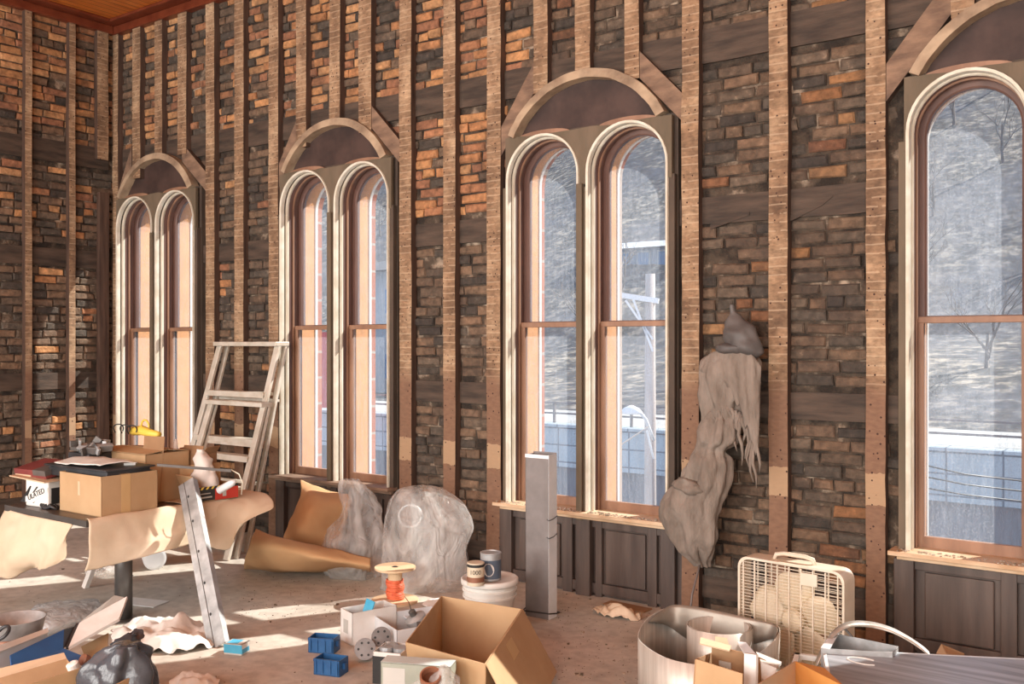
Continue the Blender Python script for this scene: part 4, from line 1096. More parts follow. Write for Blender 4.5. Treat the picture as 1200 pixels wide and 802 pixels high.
# ---- big open carton in the middle ---------------------------------------------------
hb = .30
r = [fp(475, 753, hb), fp(517, 698.5, hb), fp(612, 714, hb), fp(569, 779, hb)]
q = [v.copy() for v in r]
for v in q: v.z = .003
q = [q[0]+V(.03, .02, 0), q[1]+V(.02, -.02, 0), q[2]+V(-.02, -.03, 0), q[3]+V(-.02, .02, 0)]
cen = sum(q, V(0, 0, 0))/4
t = thing('cardboard_box', 'big empty open cardboard box in the middle of the floor', 'box', tuple(cen))
mb = MB()
def wall(mb, a, b, c, d, th=.005, mi=0):
    a, b, c, d = map(Vector, (a, b, c, d)); n = (b-a).cross(d-a).normalized(); s = cen+V(0, 0, .15)-(a+c)/2
    if n.dot(s) < 0: n = -n
    mb.poly([a, b, c, d], n*th, mi)
for i in range(4): wall(mb, q[i], q[(i+1) % 4], r[(i+1) % 4], r[i])
mb.build('box_body', 'cardboard', t)
mb = MB(); mb.poly(q, (0, 0, .005)); mb.build('bottom_panel', 'cardboard_dark', t)  # darker board: shade inside the box put into the bottom's colour
mb = MB(); fa, fb = r[2], r[3]; drp = V(.17, .03, -.27)
mb.poly([fa, fb, fb+drp*.95, fa+drp], V(.004, 0, .002)); mb.build('flap', 'cardboard', t)
mb = MB(); k = [r[3].lerp(r[2], .40), r[3].lerp(r[2], .55)]; mb.poly([k[0]+drp*.08+V(.005, 0, .002), k[1]+drp*.08+V(.005, 0, .002), k[1]+drp*.30+V(.005, 0, .002), k[0]+drp*.30+V(.005, 0, .002)], (.001, 0, 0)); mb.build('tape_patch', 'tape', t)
mb = MB(); a_ = q[0].lerp(q[3], .5)+V(0, 0, .006); b_ = q[1].lerp(q[2], .5)+V(0, 0, .006); mb.bar(a_, b_, .004, .001); mb.build('bottom_seam', 'ink', t)

# ---- small boxes left of it ------------------------------------------------------------
p = fp(412, 752); T, m = carton('carton', 'narrow off-white carton holding a blue packet', (p.x+.035, p.y+.09, 0), .13, .26, .165, -.30, 'white_board', flaps=())
mb = MB(); mb.box(-.04, .045, -.06, -.054, .02, .19, mat=m @ Matrix.Rotation(-.35, 4, 'X')); tag(mb.build('packet', 'blue_label'), 'bright blue packet poking out of the off-white carton', 'packet')
mb = MB(); mb.box(-.03, .02, -.1312, -.1302, .05, .12, mat=m); mb.build('printed_label', 'ink_pale', T)
p = fp(452, 765)
T, m = carton('carton', 'shallow white open carton beside the big cardboard box', (p.x+.02, p.y+.20, 0), .31, .34, .13, -.42, 'clear_plastic')
mb = MB(); mb.box(-.15, .15, .0, .165, .095, .10, mat=m); mb.build('inner_flap', 'clear_plastic', T)
t = thing('spotlight_fitting', 'grey round metal fitting with a short arm in the white carton', 'fitting', tuple(m @ V(-.02, .02, .10)))
mm = m @ Matrix.Translation((-.02, .02, .10)) @ Matrix.Rotation(.5, 4, 'X')
mb = MB(); mb.lathe([(.03, 0), (.055, .006), (.055, .03), (.03, .042), (.0, .045)], n=24, mat=mm); mb.build('housing', 'galvanised', t)
mb = MB(); mb.bar(mm @ V(.03, 0, .02), mm @ V(.14, -.05, .01), .02, .015); mb.build('arm', 'steel_dark', t)
mb = MB(); mb.lathe([(.018, .04), (.018, .07), (.01, .075)], n=14, mat=mm); mb.build('spigot', 'steel_dark', t)
mb = MB(); mb.tube([mm @ V(0, 0, .07), mm @ V(-.04, .02, .10), mm @ V(-.10, .03, .11)], .002, 5); mb.build('wire', 'ink', t)
# round junction boxes
def jbox(px, py, z, r, dpt, tilt, az, label, mat='steel_grey'):
    p = fp(px, py, z); 
    mm = Matrix.Translation((p.x, p.y, z)) @ Matrix.Rotation(az, 4, 'Z') @ Matrix.Rotation(tilt, 4, 'X')
    t = thing('junction_box', label, 'junction box', (p.x, p.y, z), 'round electrical boxes')
    mb = MB(); mb.lathe([(r*.9, -dpt/2), (r, -dpt/2+.004), (r, dpt/2), (r*.95, dpt/2)], n=8 if 0 else 20, mat=mm); mb.build('box_body', mat, t)
    for k in range(6):
        a = k*math.pi/3; mb = MB(); mb.lathe([(.006, dpt/2), (.006, dpt/2+.0012)], n=10, mat=mm @ Matrix.Translation((r*.62*math.cos(a), r*.62*math.sin(a), 0))); mb.build('knockout', 'ink', t)
jbox(428, 761, .055, .052, .045, 1.25, .75, 'octagonal grey metal box standing on its rim beside the shallow white carton')
jbox(447, 747, .095, .05, .006, 1.35, .85, 'grey round cover plate leaning upright against the shallow white carton')
# dark box and sage box
p = fp(452, 800); T, m = carton('carton', 'black and white carton of round fittings in front of the big box', (p.x+.0, p.y+.05, 0), .135, .15, .145, .35, 'white_board')
mb = MB(); mb.box(-.069, .069, -.0765, -.0752, .0, .125, mat=m); mb.box(-.0695, -.0682, -.075, .075, 0, .125, mat=m); mb.build('black_wrap', 'ink', T)
for k, (x, y) in enumerate(((-.03, -.03), (.035, .0), (-.02, .045))):
    mb = MB(); mb.lathe([(.03, .11), (.033, .125), (.033, .15), (.02, .155)], n=18, mat=m @ Matrix.Translation((x, y, 0)) @ Matrix.Rotation(.15*(k-1), 4, 'X'))
    tag(mb.build('round_fitting', 'galvanised'), 'round brown-grey fitting in the black and white carton, %s' % ('front left', 'right', 'back')[k], 'fitting', 'fittings in the black and white carton')
a = fp(446, 776, .30); b = fp(528, 782, .30)
dr = (b-a).normalized(); ang = math.atan2(dr.y, dr.x); n_ = V(-dr.y, dr.x, 0); cc = (a+b)/2+n_*.04
T, m = carton('carton', 'long sage green and grey carton lying before the big open box', (cc.x, cc.y, 0), (b-a).length, .08, .30, ang, 'sage', closed=True)
wd = (b-a).length
mb = MB(); mb.box(-wd/2, wd/2, -.04, .04, .3001, .3008, mat=m); mb.build('top_face', 'sage_top', T)
mb = MB(); mb.box(-wd/2+.01, -wd/2+.10, -.0412, -.0402, .20, .28, mat=m); mb.build('printed_label', 'ink_pale', T)
p = pd(513, 790, 3.36)
o = loft([(V(p.x, p.y, .004), rt*.11, fw*.09), (V(p.x, p.y, .15), rt*.115, fw*.09), (V(p.x, p.y, .28), rt*.105, fw*.08), (V(p.x+.01, p.y, .36), rt*.07, fw*.06), (V(p.x+.03, p.y, .41), rt*.025, fw*.02)], 44, 28, .025, 9, 71)
for v in o.v: v.z = max(v.z, .004)
tag(o.build('plastic_bag', 'plastic_film', smooth=True), 'clear plastic bag with a brown ring inside, in front of the big box', 'bag')
p2 = pd(505, 797, 3.33)
mb = MB(); mb.lathe([(.032, 0), (.038, .0), (.038, .025), (.032, .025), (.032, 0)], n=28, mat=Matrix.Translation(p2) @ Matrix.Rotation(.6, 4, 'Z') @ Matrix.Rotation(.55, 4, 'X')); tag(mb.build('tape_roll', 'can_brown'), 'brown ring roll showing through the clear bag', 'roll')
# blue electrical boxes
def bluebox(px, py, rot, label):
    p = fp(px, py); m = rotz((p.x, p.y, 0), rot); t = thing('electrical_box', label, 'electrical box', (p.x, p.y, 0), 'blue plastic electrical boxes')
    w, d, h = .135, .085, .075; th = .004
    mb = MB(); mb.box(-w/2, w/2, -d/2, d/2, 0, th, mat=m); mb.box(-w/2, -w/2+th, -d/2, d/2, 0, h, mat=m); mb.box(w/2-th, w/2, -d/2, d/2, 0, h, mat=m); mb.box(-w/2, w/2, -d/2, -d/2+th, 0, h, mat=m); mb.box(-w/2, w/2, d/2-th, d/2, 0, h, mat=m)
    mb.build('box_body', 'blue_box', t)
    for x in (-w/2+.012, -.02, .02, w/2-.012):
        mb = MB(); mb.box(x-.004, x+.004, -d/2-.006, -d/2+.001, .01, h+.002, mat=m); mb.build('rib', 'blue_box', t)
    for x in (-w/2-.006, w/2+.006):
        mb = MB(); mb.box(x-.006, x+.006, -.012, .012, h*.4, h*.75, mat=m); mb.build('ear', 'blue_box', t)
    mb = MB(); mb.box(-w/2, w/2, -d/2-.004, -d/2, h-.012, h, mat=m); mb.build('rim', 'blue_box', t)
bluebox(388, 789, .30, 'larger blue plastic electrical box, the nearer of two on the floor')
bluebox(380, 763, .42, 'blue plastic electrical box behind the other one, near the off-white carton')
# crumpled kraft scrap, thin board by the wall
crumple('crumpled_paper', 'crumpled brown paper scrap on the floor under the third window', 'paper', tuple(fp(722, 722)), .15, .07, .07, 'paper_crumpled', 22, .035, 16, 51)
p = fp(735, 712); mb = MB(); mb.box(-.14, .14, -.045, .045, .001, .008, mat=rotz(p, -.05)); tag(mb.build('cardboard_sheet', 'cardboard_dark'), 'flat dark cardboard strip against the wall behind the crumpled scrap', 'cardboard')
# ---- metal coil -----------------------------------------------------------------------
pm('alu_inner', (.30, .26, .22), (.44, .39, .34), 4, .5, .5, bs=.1)  # darker copy of aluminium, shade inside the loop put into the colour
hc = .27
rim = [fp(*q, hc) for q in ((748, 745), (756, 757), (780, 771), (815, 779), (850, 779), (885, 768), (908, 750), (914, 733), (905, 716), (885, 701), (860, 694), (838, 699), (805, 704), (775, 715), (757, 727))]
cen = sum(rim, V(0, 0, 0))/len(rim)
t = thing('metal_coil', 'loose roll of aluminium flashing lying open in a wide loop', 'metal roll', (cen.x, cen.y, 0))
for v in rim: v.y = min(v.y, 4.18)
cp = spline(rim, 90, True)
mb = MB(); rows = [[V(p.x+(cen.x-p.x)*.06*(z/hc-1)*-.0, p.y, z) for p in cp] for z in (.003, hc)]
mb.grid(rows, closeu=True); mb.build('outer_loop', 'aluminium', t, smooth=True, solid=.004)
mb = MB(); ic = fp(843, 733, hc-.005); icx = V(ic.x, ic.y, 0)
inn = [icx+V(.132*math.cos(a)*(1+.02*(k/8)), .132*math.sin(a)*(1+.02*(k/8)), 0) for k, a in enumerate([j*math.pi/12 for j in range(50)])]
mb.grid([[V(p.x, p.y, z) for p in inn] for z in (.003, hc-.005)]); mb.build('inner_coil', 'aluminium', t, smooth=True, solid=.003)
# the strip end folded over inside the back of the loop
bk = cp[int(90*6.2/15):int(90*14.3/15)]; rows = []
for tt in range(5):
    f_ = tt/4; row = []
    for j, p in enumerate(bk):
        e = math.sin(math.pi*j/(len(bk)-1)); k_ = .97-.16*e*f_
        row.append(V(cen.x+(p.x-cen.x)*k_, cen.y+(p.y-cen.y)*k_, hc+.035*e*(1-f_)-.14*f_*f_*e-.01))
    rows.append(row)
mb = MB(); mb.grid(rows); mb.build('folded_end', 'alu_inner', t, smooth=True, solid=.003)
# ---- box fan ---------------------------------------------------------------------------
fl_, fr_ = pd(869, 648, 4.52), pd(984, 668, 4.20)
fl_.z = fr_.z = 0
ctr = (fl_+fr_)/2; ang = math.atan2((fr_-fl_).y, (fr_-fl_).x)
W, H_, D = .52, .535, .115
m = rotz(ctr+V(-math.sin(ang), math.cos(ang), 0)*(D/2), ang)
t = thing('box_fan', 'beige square box fan with a carry handle standing against the wall', 'fan', tuple(ctr))
mb = MB()
def rrect(w, h, r, n=6):
    pts = []
    for cx, cz, a0 in ((w/2-r, h-r, 0), (-w/2+r, h-r, 90), (-w/2+r, r, 180), (w/2-r, r, 270)):
        for k in range(n+1): a = math.radians(a0+90*k/n); pts.append((cx+r*math.cos(a), cz+r*math.sin(a)))
    return pts
def ring(mb, o, i, y0, y1, m, dz=0):
    n = len(o); vs = [m @ V(x, y0, z+dz) for x, z in o]+[m @ V(x, y0, z+dz) for x, z in i]+[m @ V(x, y1, z+dz) for x, z in o]+[m @ V(x, y1, z+dz) for x, z in i]
    fs = []
    for k in range(n):
        j = (k+1) % n; fs += [(k, j, n+j, n+k), (2*n+j, 2*n+k, 3*n+k, 3*n+j), (k, 2*n+k, 2*n+j, j), (n+j, 3*n+j, 3*n+k, n+k)]
    mb.add(vs, fs)
o_ = rrect(W, H_, .05); i_ = [(x*.955, (z-H_/2)*.955+H_/2) for x, z in o_]
ring(mb, o_, i_, -D/2, D/2, m); mb.build('housing', 'fan_plastic', t, bevel=.003)
mb = MB()
for k in range(34):
    z = .025+k*(H_-.05)/33; mb.box(-W/2+.015, W/2-.015, -D/2+.004, -D/2+.006, z-.0011, z+.0011, mat=m)
for k in range(9):
    x = -W/2+.03+k*(W-.06)/8; mb.box(x-.0028, x+.0028, -D/2-.001, -D/2+.007, .014, H_-.014, mat=m)
mb.build('front_grille', 'fan_plastic', t)
mb = MB()
for k in range(22):
    z = .03+k*(H_-.06)/21; mb.box(-W/2+.015, W/2-.015, D/2-.008, D/2-.004, z-.001, z+.001, mat=m)
for k in range(7):
    x = -W/2+.05+k*(W-.1)/6; mb.box(x-.003, x+.003, D/2-.009, D/2-.003, .014, H_-.014, mat=m)
mb.build('rear_grille', 'fan_plastic', t)
hub = m @ Matrix.Translation((0, 0, H_/2)) @ Matrix.Rotation(math.pi/2, 4, 'X')
mb = MB(); mb.lathe([(.055, -.03), (.055, .02), (.045, .035), (.0, .037)], n=28, mat=hub); mb.build('motor_hub', 'fan_blade', t)
for k in range(5):
    a = math.radians(90+72*k); rows = []
    for i in range(9):
        rr = .05+.165*i/8; wdt = .045+.045*math.sin(math.pi*min(1, i/8*.9))*1.0; wdt *= (1 if i < 8 else .8)
        rows.append([hub @ V(rr*math.cos(a)-s*wdt*math.sin(a), rr*math.sin(a)+s*wdt*math.cos(a), .018*s) for s in (-1, -.5, 0, .5, 1)])
    mb = MB(); mb.grid(rows); mb.build('blade', 'fan_blade', t, smooth=True, solid=.003)
mb = MB(); mb.tube([m @ V(x, 0, z) for x, z in ((-.10, H_-.004), (-.09, H_+.022), (-.05, H_+.03), (.05, H_+.03), (.09, H_+.022), (.10, H_-.004))], .010, 10); mb.build('handle', 'fan_plastic', t, smooth=True)
mb = MB(); mb.box(.06, .135, -D/2-.002, -D/2+.006, H_-.085, H_-.03, mat=m); mb.build('badge_plate', 'fan_plastic', t)
mb = MB(); mb.box(-.22, -.14, -.06, .06, -.012+.012, .012, mat=m); mb.box(.14, .22, -.06, .06, 0, .012, mat=m); mb.build('foot', 'fan_plastic', t)

# ---- hooded costume on the wall -----------------------------------------------------------
kx = V(1, 0, 0); ky = V(0, 1, 0)
def wl(px, py, Y): return py_(px, Y, py)
def s_(px, py, wpx, Y=4.90, dep=.05, tilt=0):
    c = wl(px, py, Y); w = abs(wl(px+wpx/2, py, Y).x-wl(px-wpx/2, py, Y).x)/2
    return (c, V(w, 0, w*tilt), V(0, dep, 0))
t = thing('hanging_costume', 'ragged grey gauze costume with a pointed hood hanging on a wall stud', 'costume', tuple(wl(835, 668, 4.9)))
o = loft([s_(857, 357, 2, 4.9, .006), s_(858, 366, 7, 4.9, .014), s_(864, 376, 24, 4.9, .04), s_(868, 388, 36, 4.88, .06), s_(870, 400, 44, 4.88, .065, -.12), s_(873, 410, 42, 4.88, .06, -.2), s_(872, 418, 30, 4.9, .04, -.2)], 36, 26, .012, 14, 5)
o.build('hood', 'hood_cloth', t, smooth=True)
o = loft([s_(852, 402, 10, 4.86, .02), s_(856, 406, 34, 4.85, .045), s_(858, 413, 34, 4.86, .045), s_(862, 419, 14, 4.9, .02)], 28, 14, .012, 20, 15)
o.build('hood_rim', 'hood_cloth', t, smooth=True)
# shoulder mass
o = loft([s_(860, 414, 20, 4.92, .03), s_(856, 420, 62, 4.91, .07), s_(854, 436, 70, 4.90, .085), s_(850, 455, 60, 4.90, .08), s_(846, 475, 46, 4.91, .07), s_(840, 495, 36, 4.91, .06), s_(836, 512, 30, 4.92, .05)], 60, 40, .016, 14, 25, ridgey=1.2, zs=.5, pl=.018, pn=8)
o.build('garment_body', 'gauze', t, smooth=True)
# long sleeve/leg going down left with two bunches
o = loft([s_(846, 482, 26, 4.90, .04), s_(841, 498, 40, 4.88, .06), s_(842, 516, 42, 4.87, .065), s_(834, 527, 30, 4.88, .05), s_(832, 540, 46, 4.86, .07), s_(826, 560, 54, 4.86, .075), s_(815, 580, 62, 4.85, .08), s_(808, 600, 64, 4.85, .08), s_(808, 618, 60, 4.86, .075), s_(812, 636, 50, 4.87, .06), s_(817, 652, 32, 4.89, .04), s_(823, 664, 14, 4.91, .02)], 72, 70, .018, 12, 35, ridgey=1.1, zs=.5, pl=.026, pn=7)
for v in o.v: v.y = min(v.y, 4.99)
o.build('lower_garment', 'gauze', t, smooth=True)
o = loft([s_(800, 560, 8, 4.80, .02), s_(805, 566, 32, 4.80, .04), s_(811, 574, 38, 4.80, .045), s_(818, 582, 20, 4.82, .03)], 28, 16, .02, 18, 45)
o.build('gathered_knot', 'gauze', t, smooth=True)
o = loft([s_(846, 560, 8, 4.93, .015), s_(846, 540, 22, 4.93, .03), s_(850, 510, 26, 4.94, .03), s_(852, 580, 14, 4.93, .02)][::-1][1:]+[s_(846, 610, 6, 4.93, .01)], 20, 20, .01, 14, 55)
# shawl with a ragged fringe
rows = []
for i in range(30):
    v = i/29; row = []
    for j in range(26):
        u = j/25
        xl = 819+v*8+30*max(0, v-.35); xr = 892-v*3; px = xl+(xr-xl)*u
        top = 414-4*math.sin(math.pi*u)+16*abs(2*u-1)**4; bot = 450+95*u**1.6*(1 if u < .93 else .8)+14*fbm((u*9, 3, 1))
        py = top+(bot-top)*v; Y = 4.855-.03*math.sin(math.pi*u)-.02*math.sin(math.pi*v)+.012*ridge((u*3.2, v*.8, 2), 2.0)
        q = wl(px, py, Y); row.append(q)
    rows.append(row)
mb = MB(); mb.grid(rows); mb.build('shawl', 'gauze', t, smooth=True, solid=.003)
for k in range(16):
    u = k/15; px = 838+50*u; top = 462+40*u; ln = R.uniform(25, 60)+45*max(0, u-.55)
    pth = [wl(px+R.uniform(-1, 1)+2.5*math.sin(q*1.3+k), top+ln*q/5, 4.86+.012*math.sin(q+k)) for q in range(6)]
    mb = MB(); mb.tube(pth, [.011, .012, .010, .009, .007, .002], 6); mb.build('fringe', 'gauze', t, smooth=True)
a = wl(822, 655, 4.9); b = V(a.x-.04, 4.80, .05); b = wl(811, 697, 4.75)
mb = MB(); mb.tube([a, b, V(b.x-.01, b.y-.02, .0)], .006, 8); mb.build('stick', 'steel_grey', t, smooth=True)
a = wl(795, 628, 4.88); mb = MB(); mb.tube([a, a+V(-.01, -.01, -.04)], .011, 8); mb.build('toggle', 'ink', t)

# ---- right foreground -------------------------------------------------------------------
# big metal panel box
zt = .34
q = [fp(968, 762, zt), fp(1235, 775, zt), fp(1235, 850, zt), fp(985, 850, zt)]
t = thing('metal_cabinet', 'large dark grey sheet-metal cabinet lying at the bottom right corner', 'metal box', tuple((q[0]+q[2])/2-V(0, 0, zt)))
mb = MB(); mb.poly(q, (0, 0, -.005)); mb.build('top_panel', 'panel_metal', t)
mb = MB(); mb.poly([q[0]+V(0, 0, -.006), q[1]+V(0, 0, -.006), V(q[1].x, q[1].y, .02), V(q[0].x, q[0].y, .02)], (0, .006, 0)); mb.poly([q[0]+V(0, 0, -.006), q[3]+V(0, 0, -.006), V(q[3].x, q[3].y, .02), V(q[0].x, q[0].y, .02)], (-.006, 0, 0)); mb.build('side_panel', 'steel_dark', t)
mb = MB(); mb.bar(q[0]+V(-.008, 0, -.02), q[3]+V(-.008, 0, -.02), .012, .045); mb.bar(q[0]+V(0, .008, -.012), q[1]+V(0, .008, -.012), .01, .025); mb.build('edge_flange', 'steel_light', t)
mb = MB(); e = fp(1012, 775, zt+.002); mb.tube([V(e.x+.06*math.cos(a), e.y+.035*math.sin(a), zt+.001) for a in [k*math.pi/9 for k in range(3, 17)]], .003, 5); mb.build('chalk_mark', 'white_plastic', t)
# open galvanised box behind with rolled edge
zz = .36
q = [fp(975, 742, zz), fp(1052, 758, zz), fp(1046, 765, zz), fp(962, 760, zz)]
t = thing('metal_tray', 'open-topped galvanised metal tray behind the large grey cabinet', 'tray', tuple(sum(q, V(0, 0, 0))/4-V(0, 0, zz-.2)))
mb = MB()
for i in range(4):
    a, b = q[i], q[(i+1) % 4]; mb.poly([a, b, b-V(0, 0, .15), a-V(0, 0, .15)], V(.002, .003, 0))
mb.poly([v-V(0, 0, .15) for v in q], (0, 0, .003)); mb.build('tray_body', 'galvanised', t)
mb = MB(); mb.poly([q[3]+V(0, 0, .001), q[0]+V(0, 0, .001), q[0]+V(.03, .0, .004), q[3]+V(.035, 0, .002)], (0, 0, .003)); mb.build('tray_lip', 'steel_light', t)
# curved strap hoop
hp = [pd(x, y, d) for x, y, d in ((956, 775, 3.78), (965, 756, 3.80), (978, 738, 3.85), (995, 729, 3.88), (1018, 729, 3.9), (1042, 735, 3.88), (1062, 745, 3.85), (1080, 757, 3.8), (1088, 764, 3.78))]
hp = spline(hp, 40); rows = [[p+V(0, 0, 0), p+V(.015, -.03, -.012)] for p in hp]
t = thing('metal_strap', 'bowed pale metal strap arching above the grey cabinet', 'strap', tuple(hp[0]-V(0, 0, .1)))
mb = MB(); mb.grid(rows); mb.build('band', 'hoop_metal', t, smooth=True, solid=.005)
mb = MB(); mb.bar(pd(990, 737, 3.86), pd(1010, 760, 3.84), .012, .008); mb.build('strut', 'steel_dark', t)
# white wire crate below fan
c = pd(962, 772, 3.75)
t = thing('wire_crate', 'white metal crate with slotted sides between the fan and the grey cabinet', 'crate', (c.x, c.y, .0))
m = rotz((c.x, c.y, 0), .25); w, d, h = .22, .26, .275
mb = MB(); ring(mb, [(-w/2, h), (w/2, h), (w/2, h-.03), (-w/2, h-.03)], [(-w/2+.02, h-.008), (w/2-.02, h-.008), (w/2-.02, h-.022), (-w/2+.02, h-.022)], -d/2, -d/2+.01, m); 
mb.box(-w/2, w/2, -d/2, -d/2+.02, h-.02, h, mat=m); mb.box(-w/2, w/2, d/2-.02, d/2, h-.02, h, mat=m); mb.box(-w/2, -w/2+.02, -d/2, d/2, h-.02, h, mat=m); mb.box(w/2-.02, w/2, -d/2, d/2, h-.02, h, mat=m); mb.build('rim', 'white_plastic', t)
mb = MB()
for k in range(12):
    z = .01+k*(h-.03)/12; mb.box(-w/2, w/2, -d/2, -d/2+.004, z, z+.008, mat=m); mb.box(-w/2, -w/2+.004, -d/2, d/2, z, z+.008, mat=m); mb.box(w/2-.004, w/2, -d/2, d/2, z, z+.008, mat=m)
for k in range(9):
    x = -w/2+k*(w-.006)/8; mb.box(x, x+.006, -d/2-.001, -d/2+.004, 0, h-.01, mat=m)
mb.build('slatted_side', 'white_plastic', t)
# cartons bottom right
def free_panel(name, label, cat, pts, mat, th=.005, parent=None, group=None):
    mb = MB(); n = (pts[1]-pts[0]).cross(pts[2]-pts[0]).normalized(); mb.poly(pts, n*th)
    o = mb.build(name, mat, parent); return o if parent is not None else tag(o, label, cat, group)
t = thing('cardboard_box', 'orange-brown cardboard box of loose packing in front of the metal roll', 'box', tuple(V(*pd(850, 830, 3.2)[:2], 0)))
def A(x, y, d):
    p = pd(x, min(y, 845), d)
    if y >= 845: p.z = .002
    return p
free_panel('front_panel', '', '', [A(816, 773, 3.30), A(870, 790, 3.18), A(868, 860, 3.18), A(806, 860, 3.30)], 'cardboard', parent=t)
free_panel('front_panel', '', '', [A(816, 773, 3.30), A(836, 765, 3.55), A(836, 850, 3.55), A(806, 860, 3.30)], 'cardboard_dark', parent=t)
free_panel('back_panel', '', '', [A(834, 757, 3.5), A(876, 766, 3.42), A(876, 850, 3.42), A(834, 850, 3.5)], 'cardboard_dark', parent=t)
free_panel('printed_label', '', '', [A(843, 774, 3.478), A(857, 777, 3.452), A(857, 785, 3.452), A(843, 782, 3.478)], 'ink_pale', th=-.004, parent=t)
free_panel('flap', '', '', [A(821, 747, 3.5), A(857, 757, 3.48), A(855, 763, 3.44), A(820, 754, 3.46)], 'cardboard_pale', parent=t)
free_panel('flap', '', '', [A(838, 746, 3.62), A(852, 748, 3.6), A(856, 762, 3.55), A(838, 760, 3.56)], 'cardboard_pale', parent=t)
t = thing('packing_strip', 'white folded card strip standing upright among the cartons', 'card', tuple(V(*pd(877, 830, 3.3)[:2], 0)))
free_panel('strip', '', '', [A(872, 766, 3.30), A(886, 768, 3.26), A(884, 860, 3.26), A(870, 860, 3.30)], 'white_board', th=.012, parent=t)
free_panel('folded_end', '', '', [A(864, 752, 3.42), A(874, 753, 3.4), A(886, 767, 3.28), A(873, 767, 3.30)], 'clear_plastic', th=.008, parent=t)
t = thing('packing_block', 'white moulded packing piece lying beside the upright white strip', 'packing', tuple(V(*pd(905, 790, 3.45)[:2], 0)))
free_panel('block_top', '', '', [A(886, 764, 3.62), A(916, 776, 3.5), A(910, 783, 3.4), A(892, 776, 3.42)], 'white_plastic', th=.01, parent=t)
free_panel('block_side', '', '', [A(892, 776, 3.41), A(910, 784, 3.39), A(904, 802, 3.36), A(893, 796, 3.40)], 'white_board', th=.02, parent=t)
free_panel('cardboard_sheet', 'brown cardboard sheet edge between the white strip and packing piece', 'cardboard', [A(884, 768, 3.5), A(897, 774, 3.46), A(890, 812, 3.44), A(884, 812, 3.48)], 'cardboard_dark')
t = thing('cardboard_box', 'open cardboard box with a bright orange inside at the bottom right', 'box', tuple(V(*pd(930, 830, 3.1)[:2], 0)))
free_panel('left_side', '', '', [A(931, 775, 3.45), A(886, 803, 3.05), A(880, 880, 3.05), A(931, 862, 3.45)], 'cardboard_pale', th=.006, parent=t)
free_panel('back_side', '', '', [A(931, 775, 3.45), A(966, 783, 3.38), A(990, 805, 3.15), A(975, 870, 3.15), A(931, 862, 3.45)], 'orange_cardboard', th=.006, parent=t)
q = pd(1098, 770, 3.9)
free_panel('cardboard_sheet', 'small brown cardboard scrap standing behind the grey cabinet', 'cardboard', [A(1097, 766, 3.95), A(1103, 755, 3.98), A(1130, 766, 3.9), A(1128, 772, 3.9)], 'cardboard_dark')

# ---- left foreground ---------------------------------------------------------------------
t = thing('cardboard_box', 'shallow cardboard carton with torn edges at the bottom left corner', 'box', tuple(V(*pd(90, 840, 3.3)[:2], 0)))
free_panel('rim_strip', '', '', [A(-10, 786, 3.45), A(75, 765, 3.55), A(78, 772, 3.5), A(-8, 797, 3.40)], 'cardboard_pale', th=.006, parent=t)
free_panel('side_panel', '', '', [A(-8, 797, 3.4), A(78, 772, 3.5), A(100, 800, 3.45), A(100, 850, 3.4), A(-8, 860, 3.4)], 'cardboard_dark', th=.006, parent=t)
free_panel('side_panel', '', '', [A(30, 804, 3.2), A(112, 778, 3.4), A(115, 850, 3.4), A(28, 860, 3.2)], 'cardboard', th=.006, parent=t)
free_panel('front_panel', '', '', [A(130, 806, 3.2), A(176, 783, 3.40), A(176, 850, 3.40), A(130, 860, 3.2)], 'cardboard', th=.006, parent=t)
free_panel('flap', '', '', [A(95, 758, 3.95), A(127, 742, 4.0), A(124, 775, 3.85), A(100, 775, 3.85)], 'cardboard', th=.006, parent=t)
def bbag():
    q = pd(138, 778, 3.36)
    return loft([(V(q.x, q.y, .003), rt*.09, fw*.09), (V(q.x, q.y, .22), rt*.105, fw*.09), (V(q.x, q.y, .32), rt*.125, fw*.10), (V(q.x+.01, q.y, .40), rt*.115, fw*.09), (V(q.x+.02, q.y+.01, .455), rt*.085, fw*.07), (V(q.x+.04, q.y+.01, .49), rt*.03, fw*.03)], 64, 48, .022, 10, 61, pl=.024, pn=5, zs=.8)
tag(bbag().build('plastic_bag', 'black_bag', smooth=True), 'shiny black plastic bag stuffed in the bottom left carton', 'bag')
o = loft([(pd(145, 772, 3.5), rt*.05, V(0, 0, .05)+fw*.04), (pd(150, 758, 3.55), rt*.06, V(0, 0, .03)+fw*.05), (pd(163, 747, 3.6), rt*.03, V(0, 0, .02)+fw*.03)], 30, 16, .03, 14, 66)
tag(o.build('plastic_bag', 'black_bag', smooth=True), 'second dark crumpled bag behind the shiny black one', 'bag')
for k, (x, y, d_) in enumerate(((88, 786, 3.5), (104, 776, 3.6), (82, 798, 3.35))):
    p = pd(x, y, d_); mb = MB(); mb.lathe([(.018, 0), (.022, .01), (.022, .03), (.015, .034), (0, .034)], n=14, mat=Matrix.Translation(p) @ Matrix.Rotation(.6*k+.4, 4, 'X'))
    tag(mb.build('pipe_cap', ['white_plastic', 'can_brown', 'white_board'][k]), ['white round cap lying in the bottom left carton', 'brown round cap near the white board at bottom left', 'pale round cap at the very bottom left'][k], 'cap')
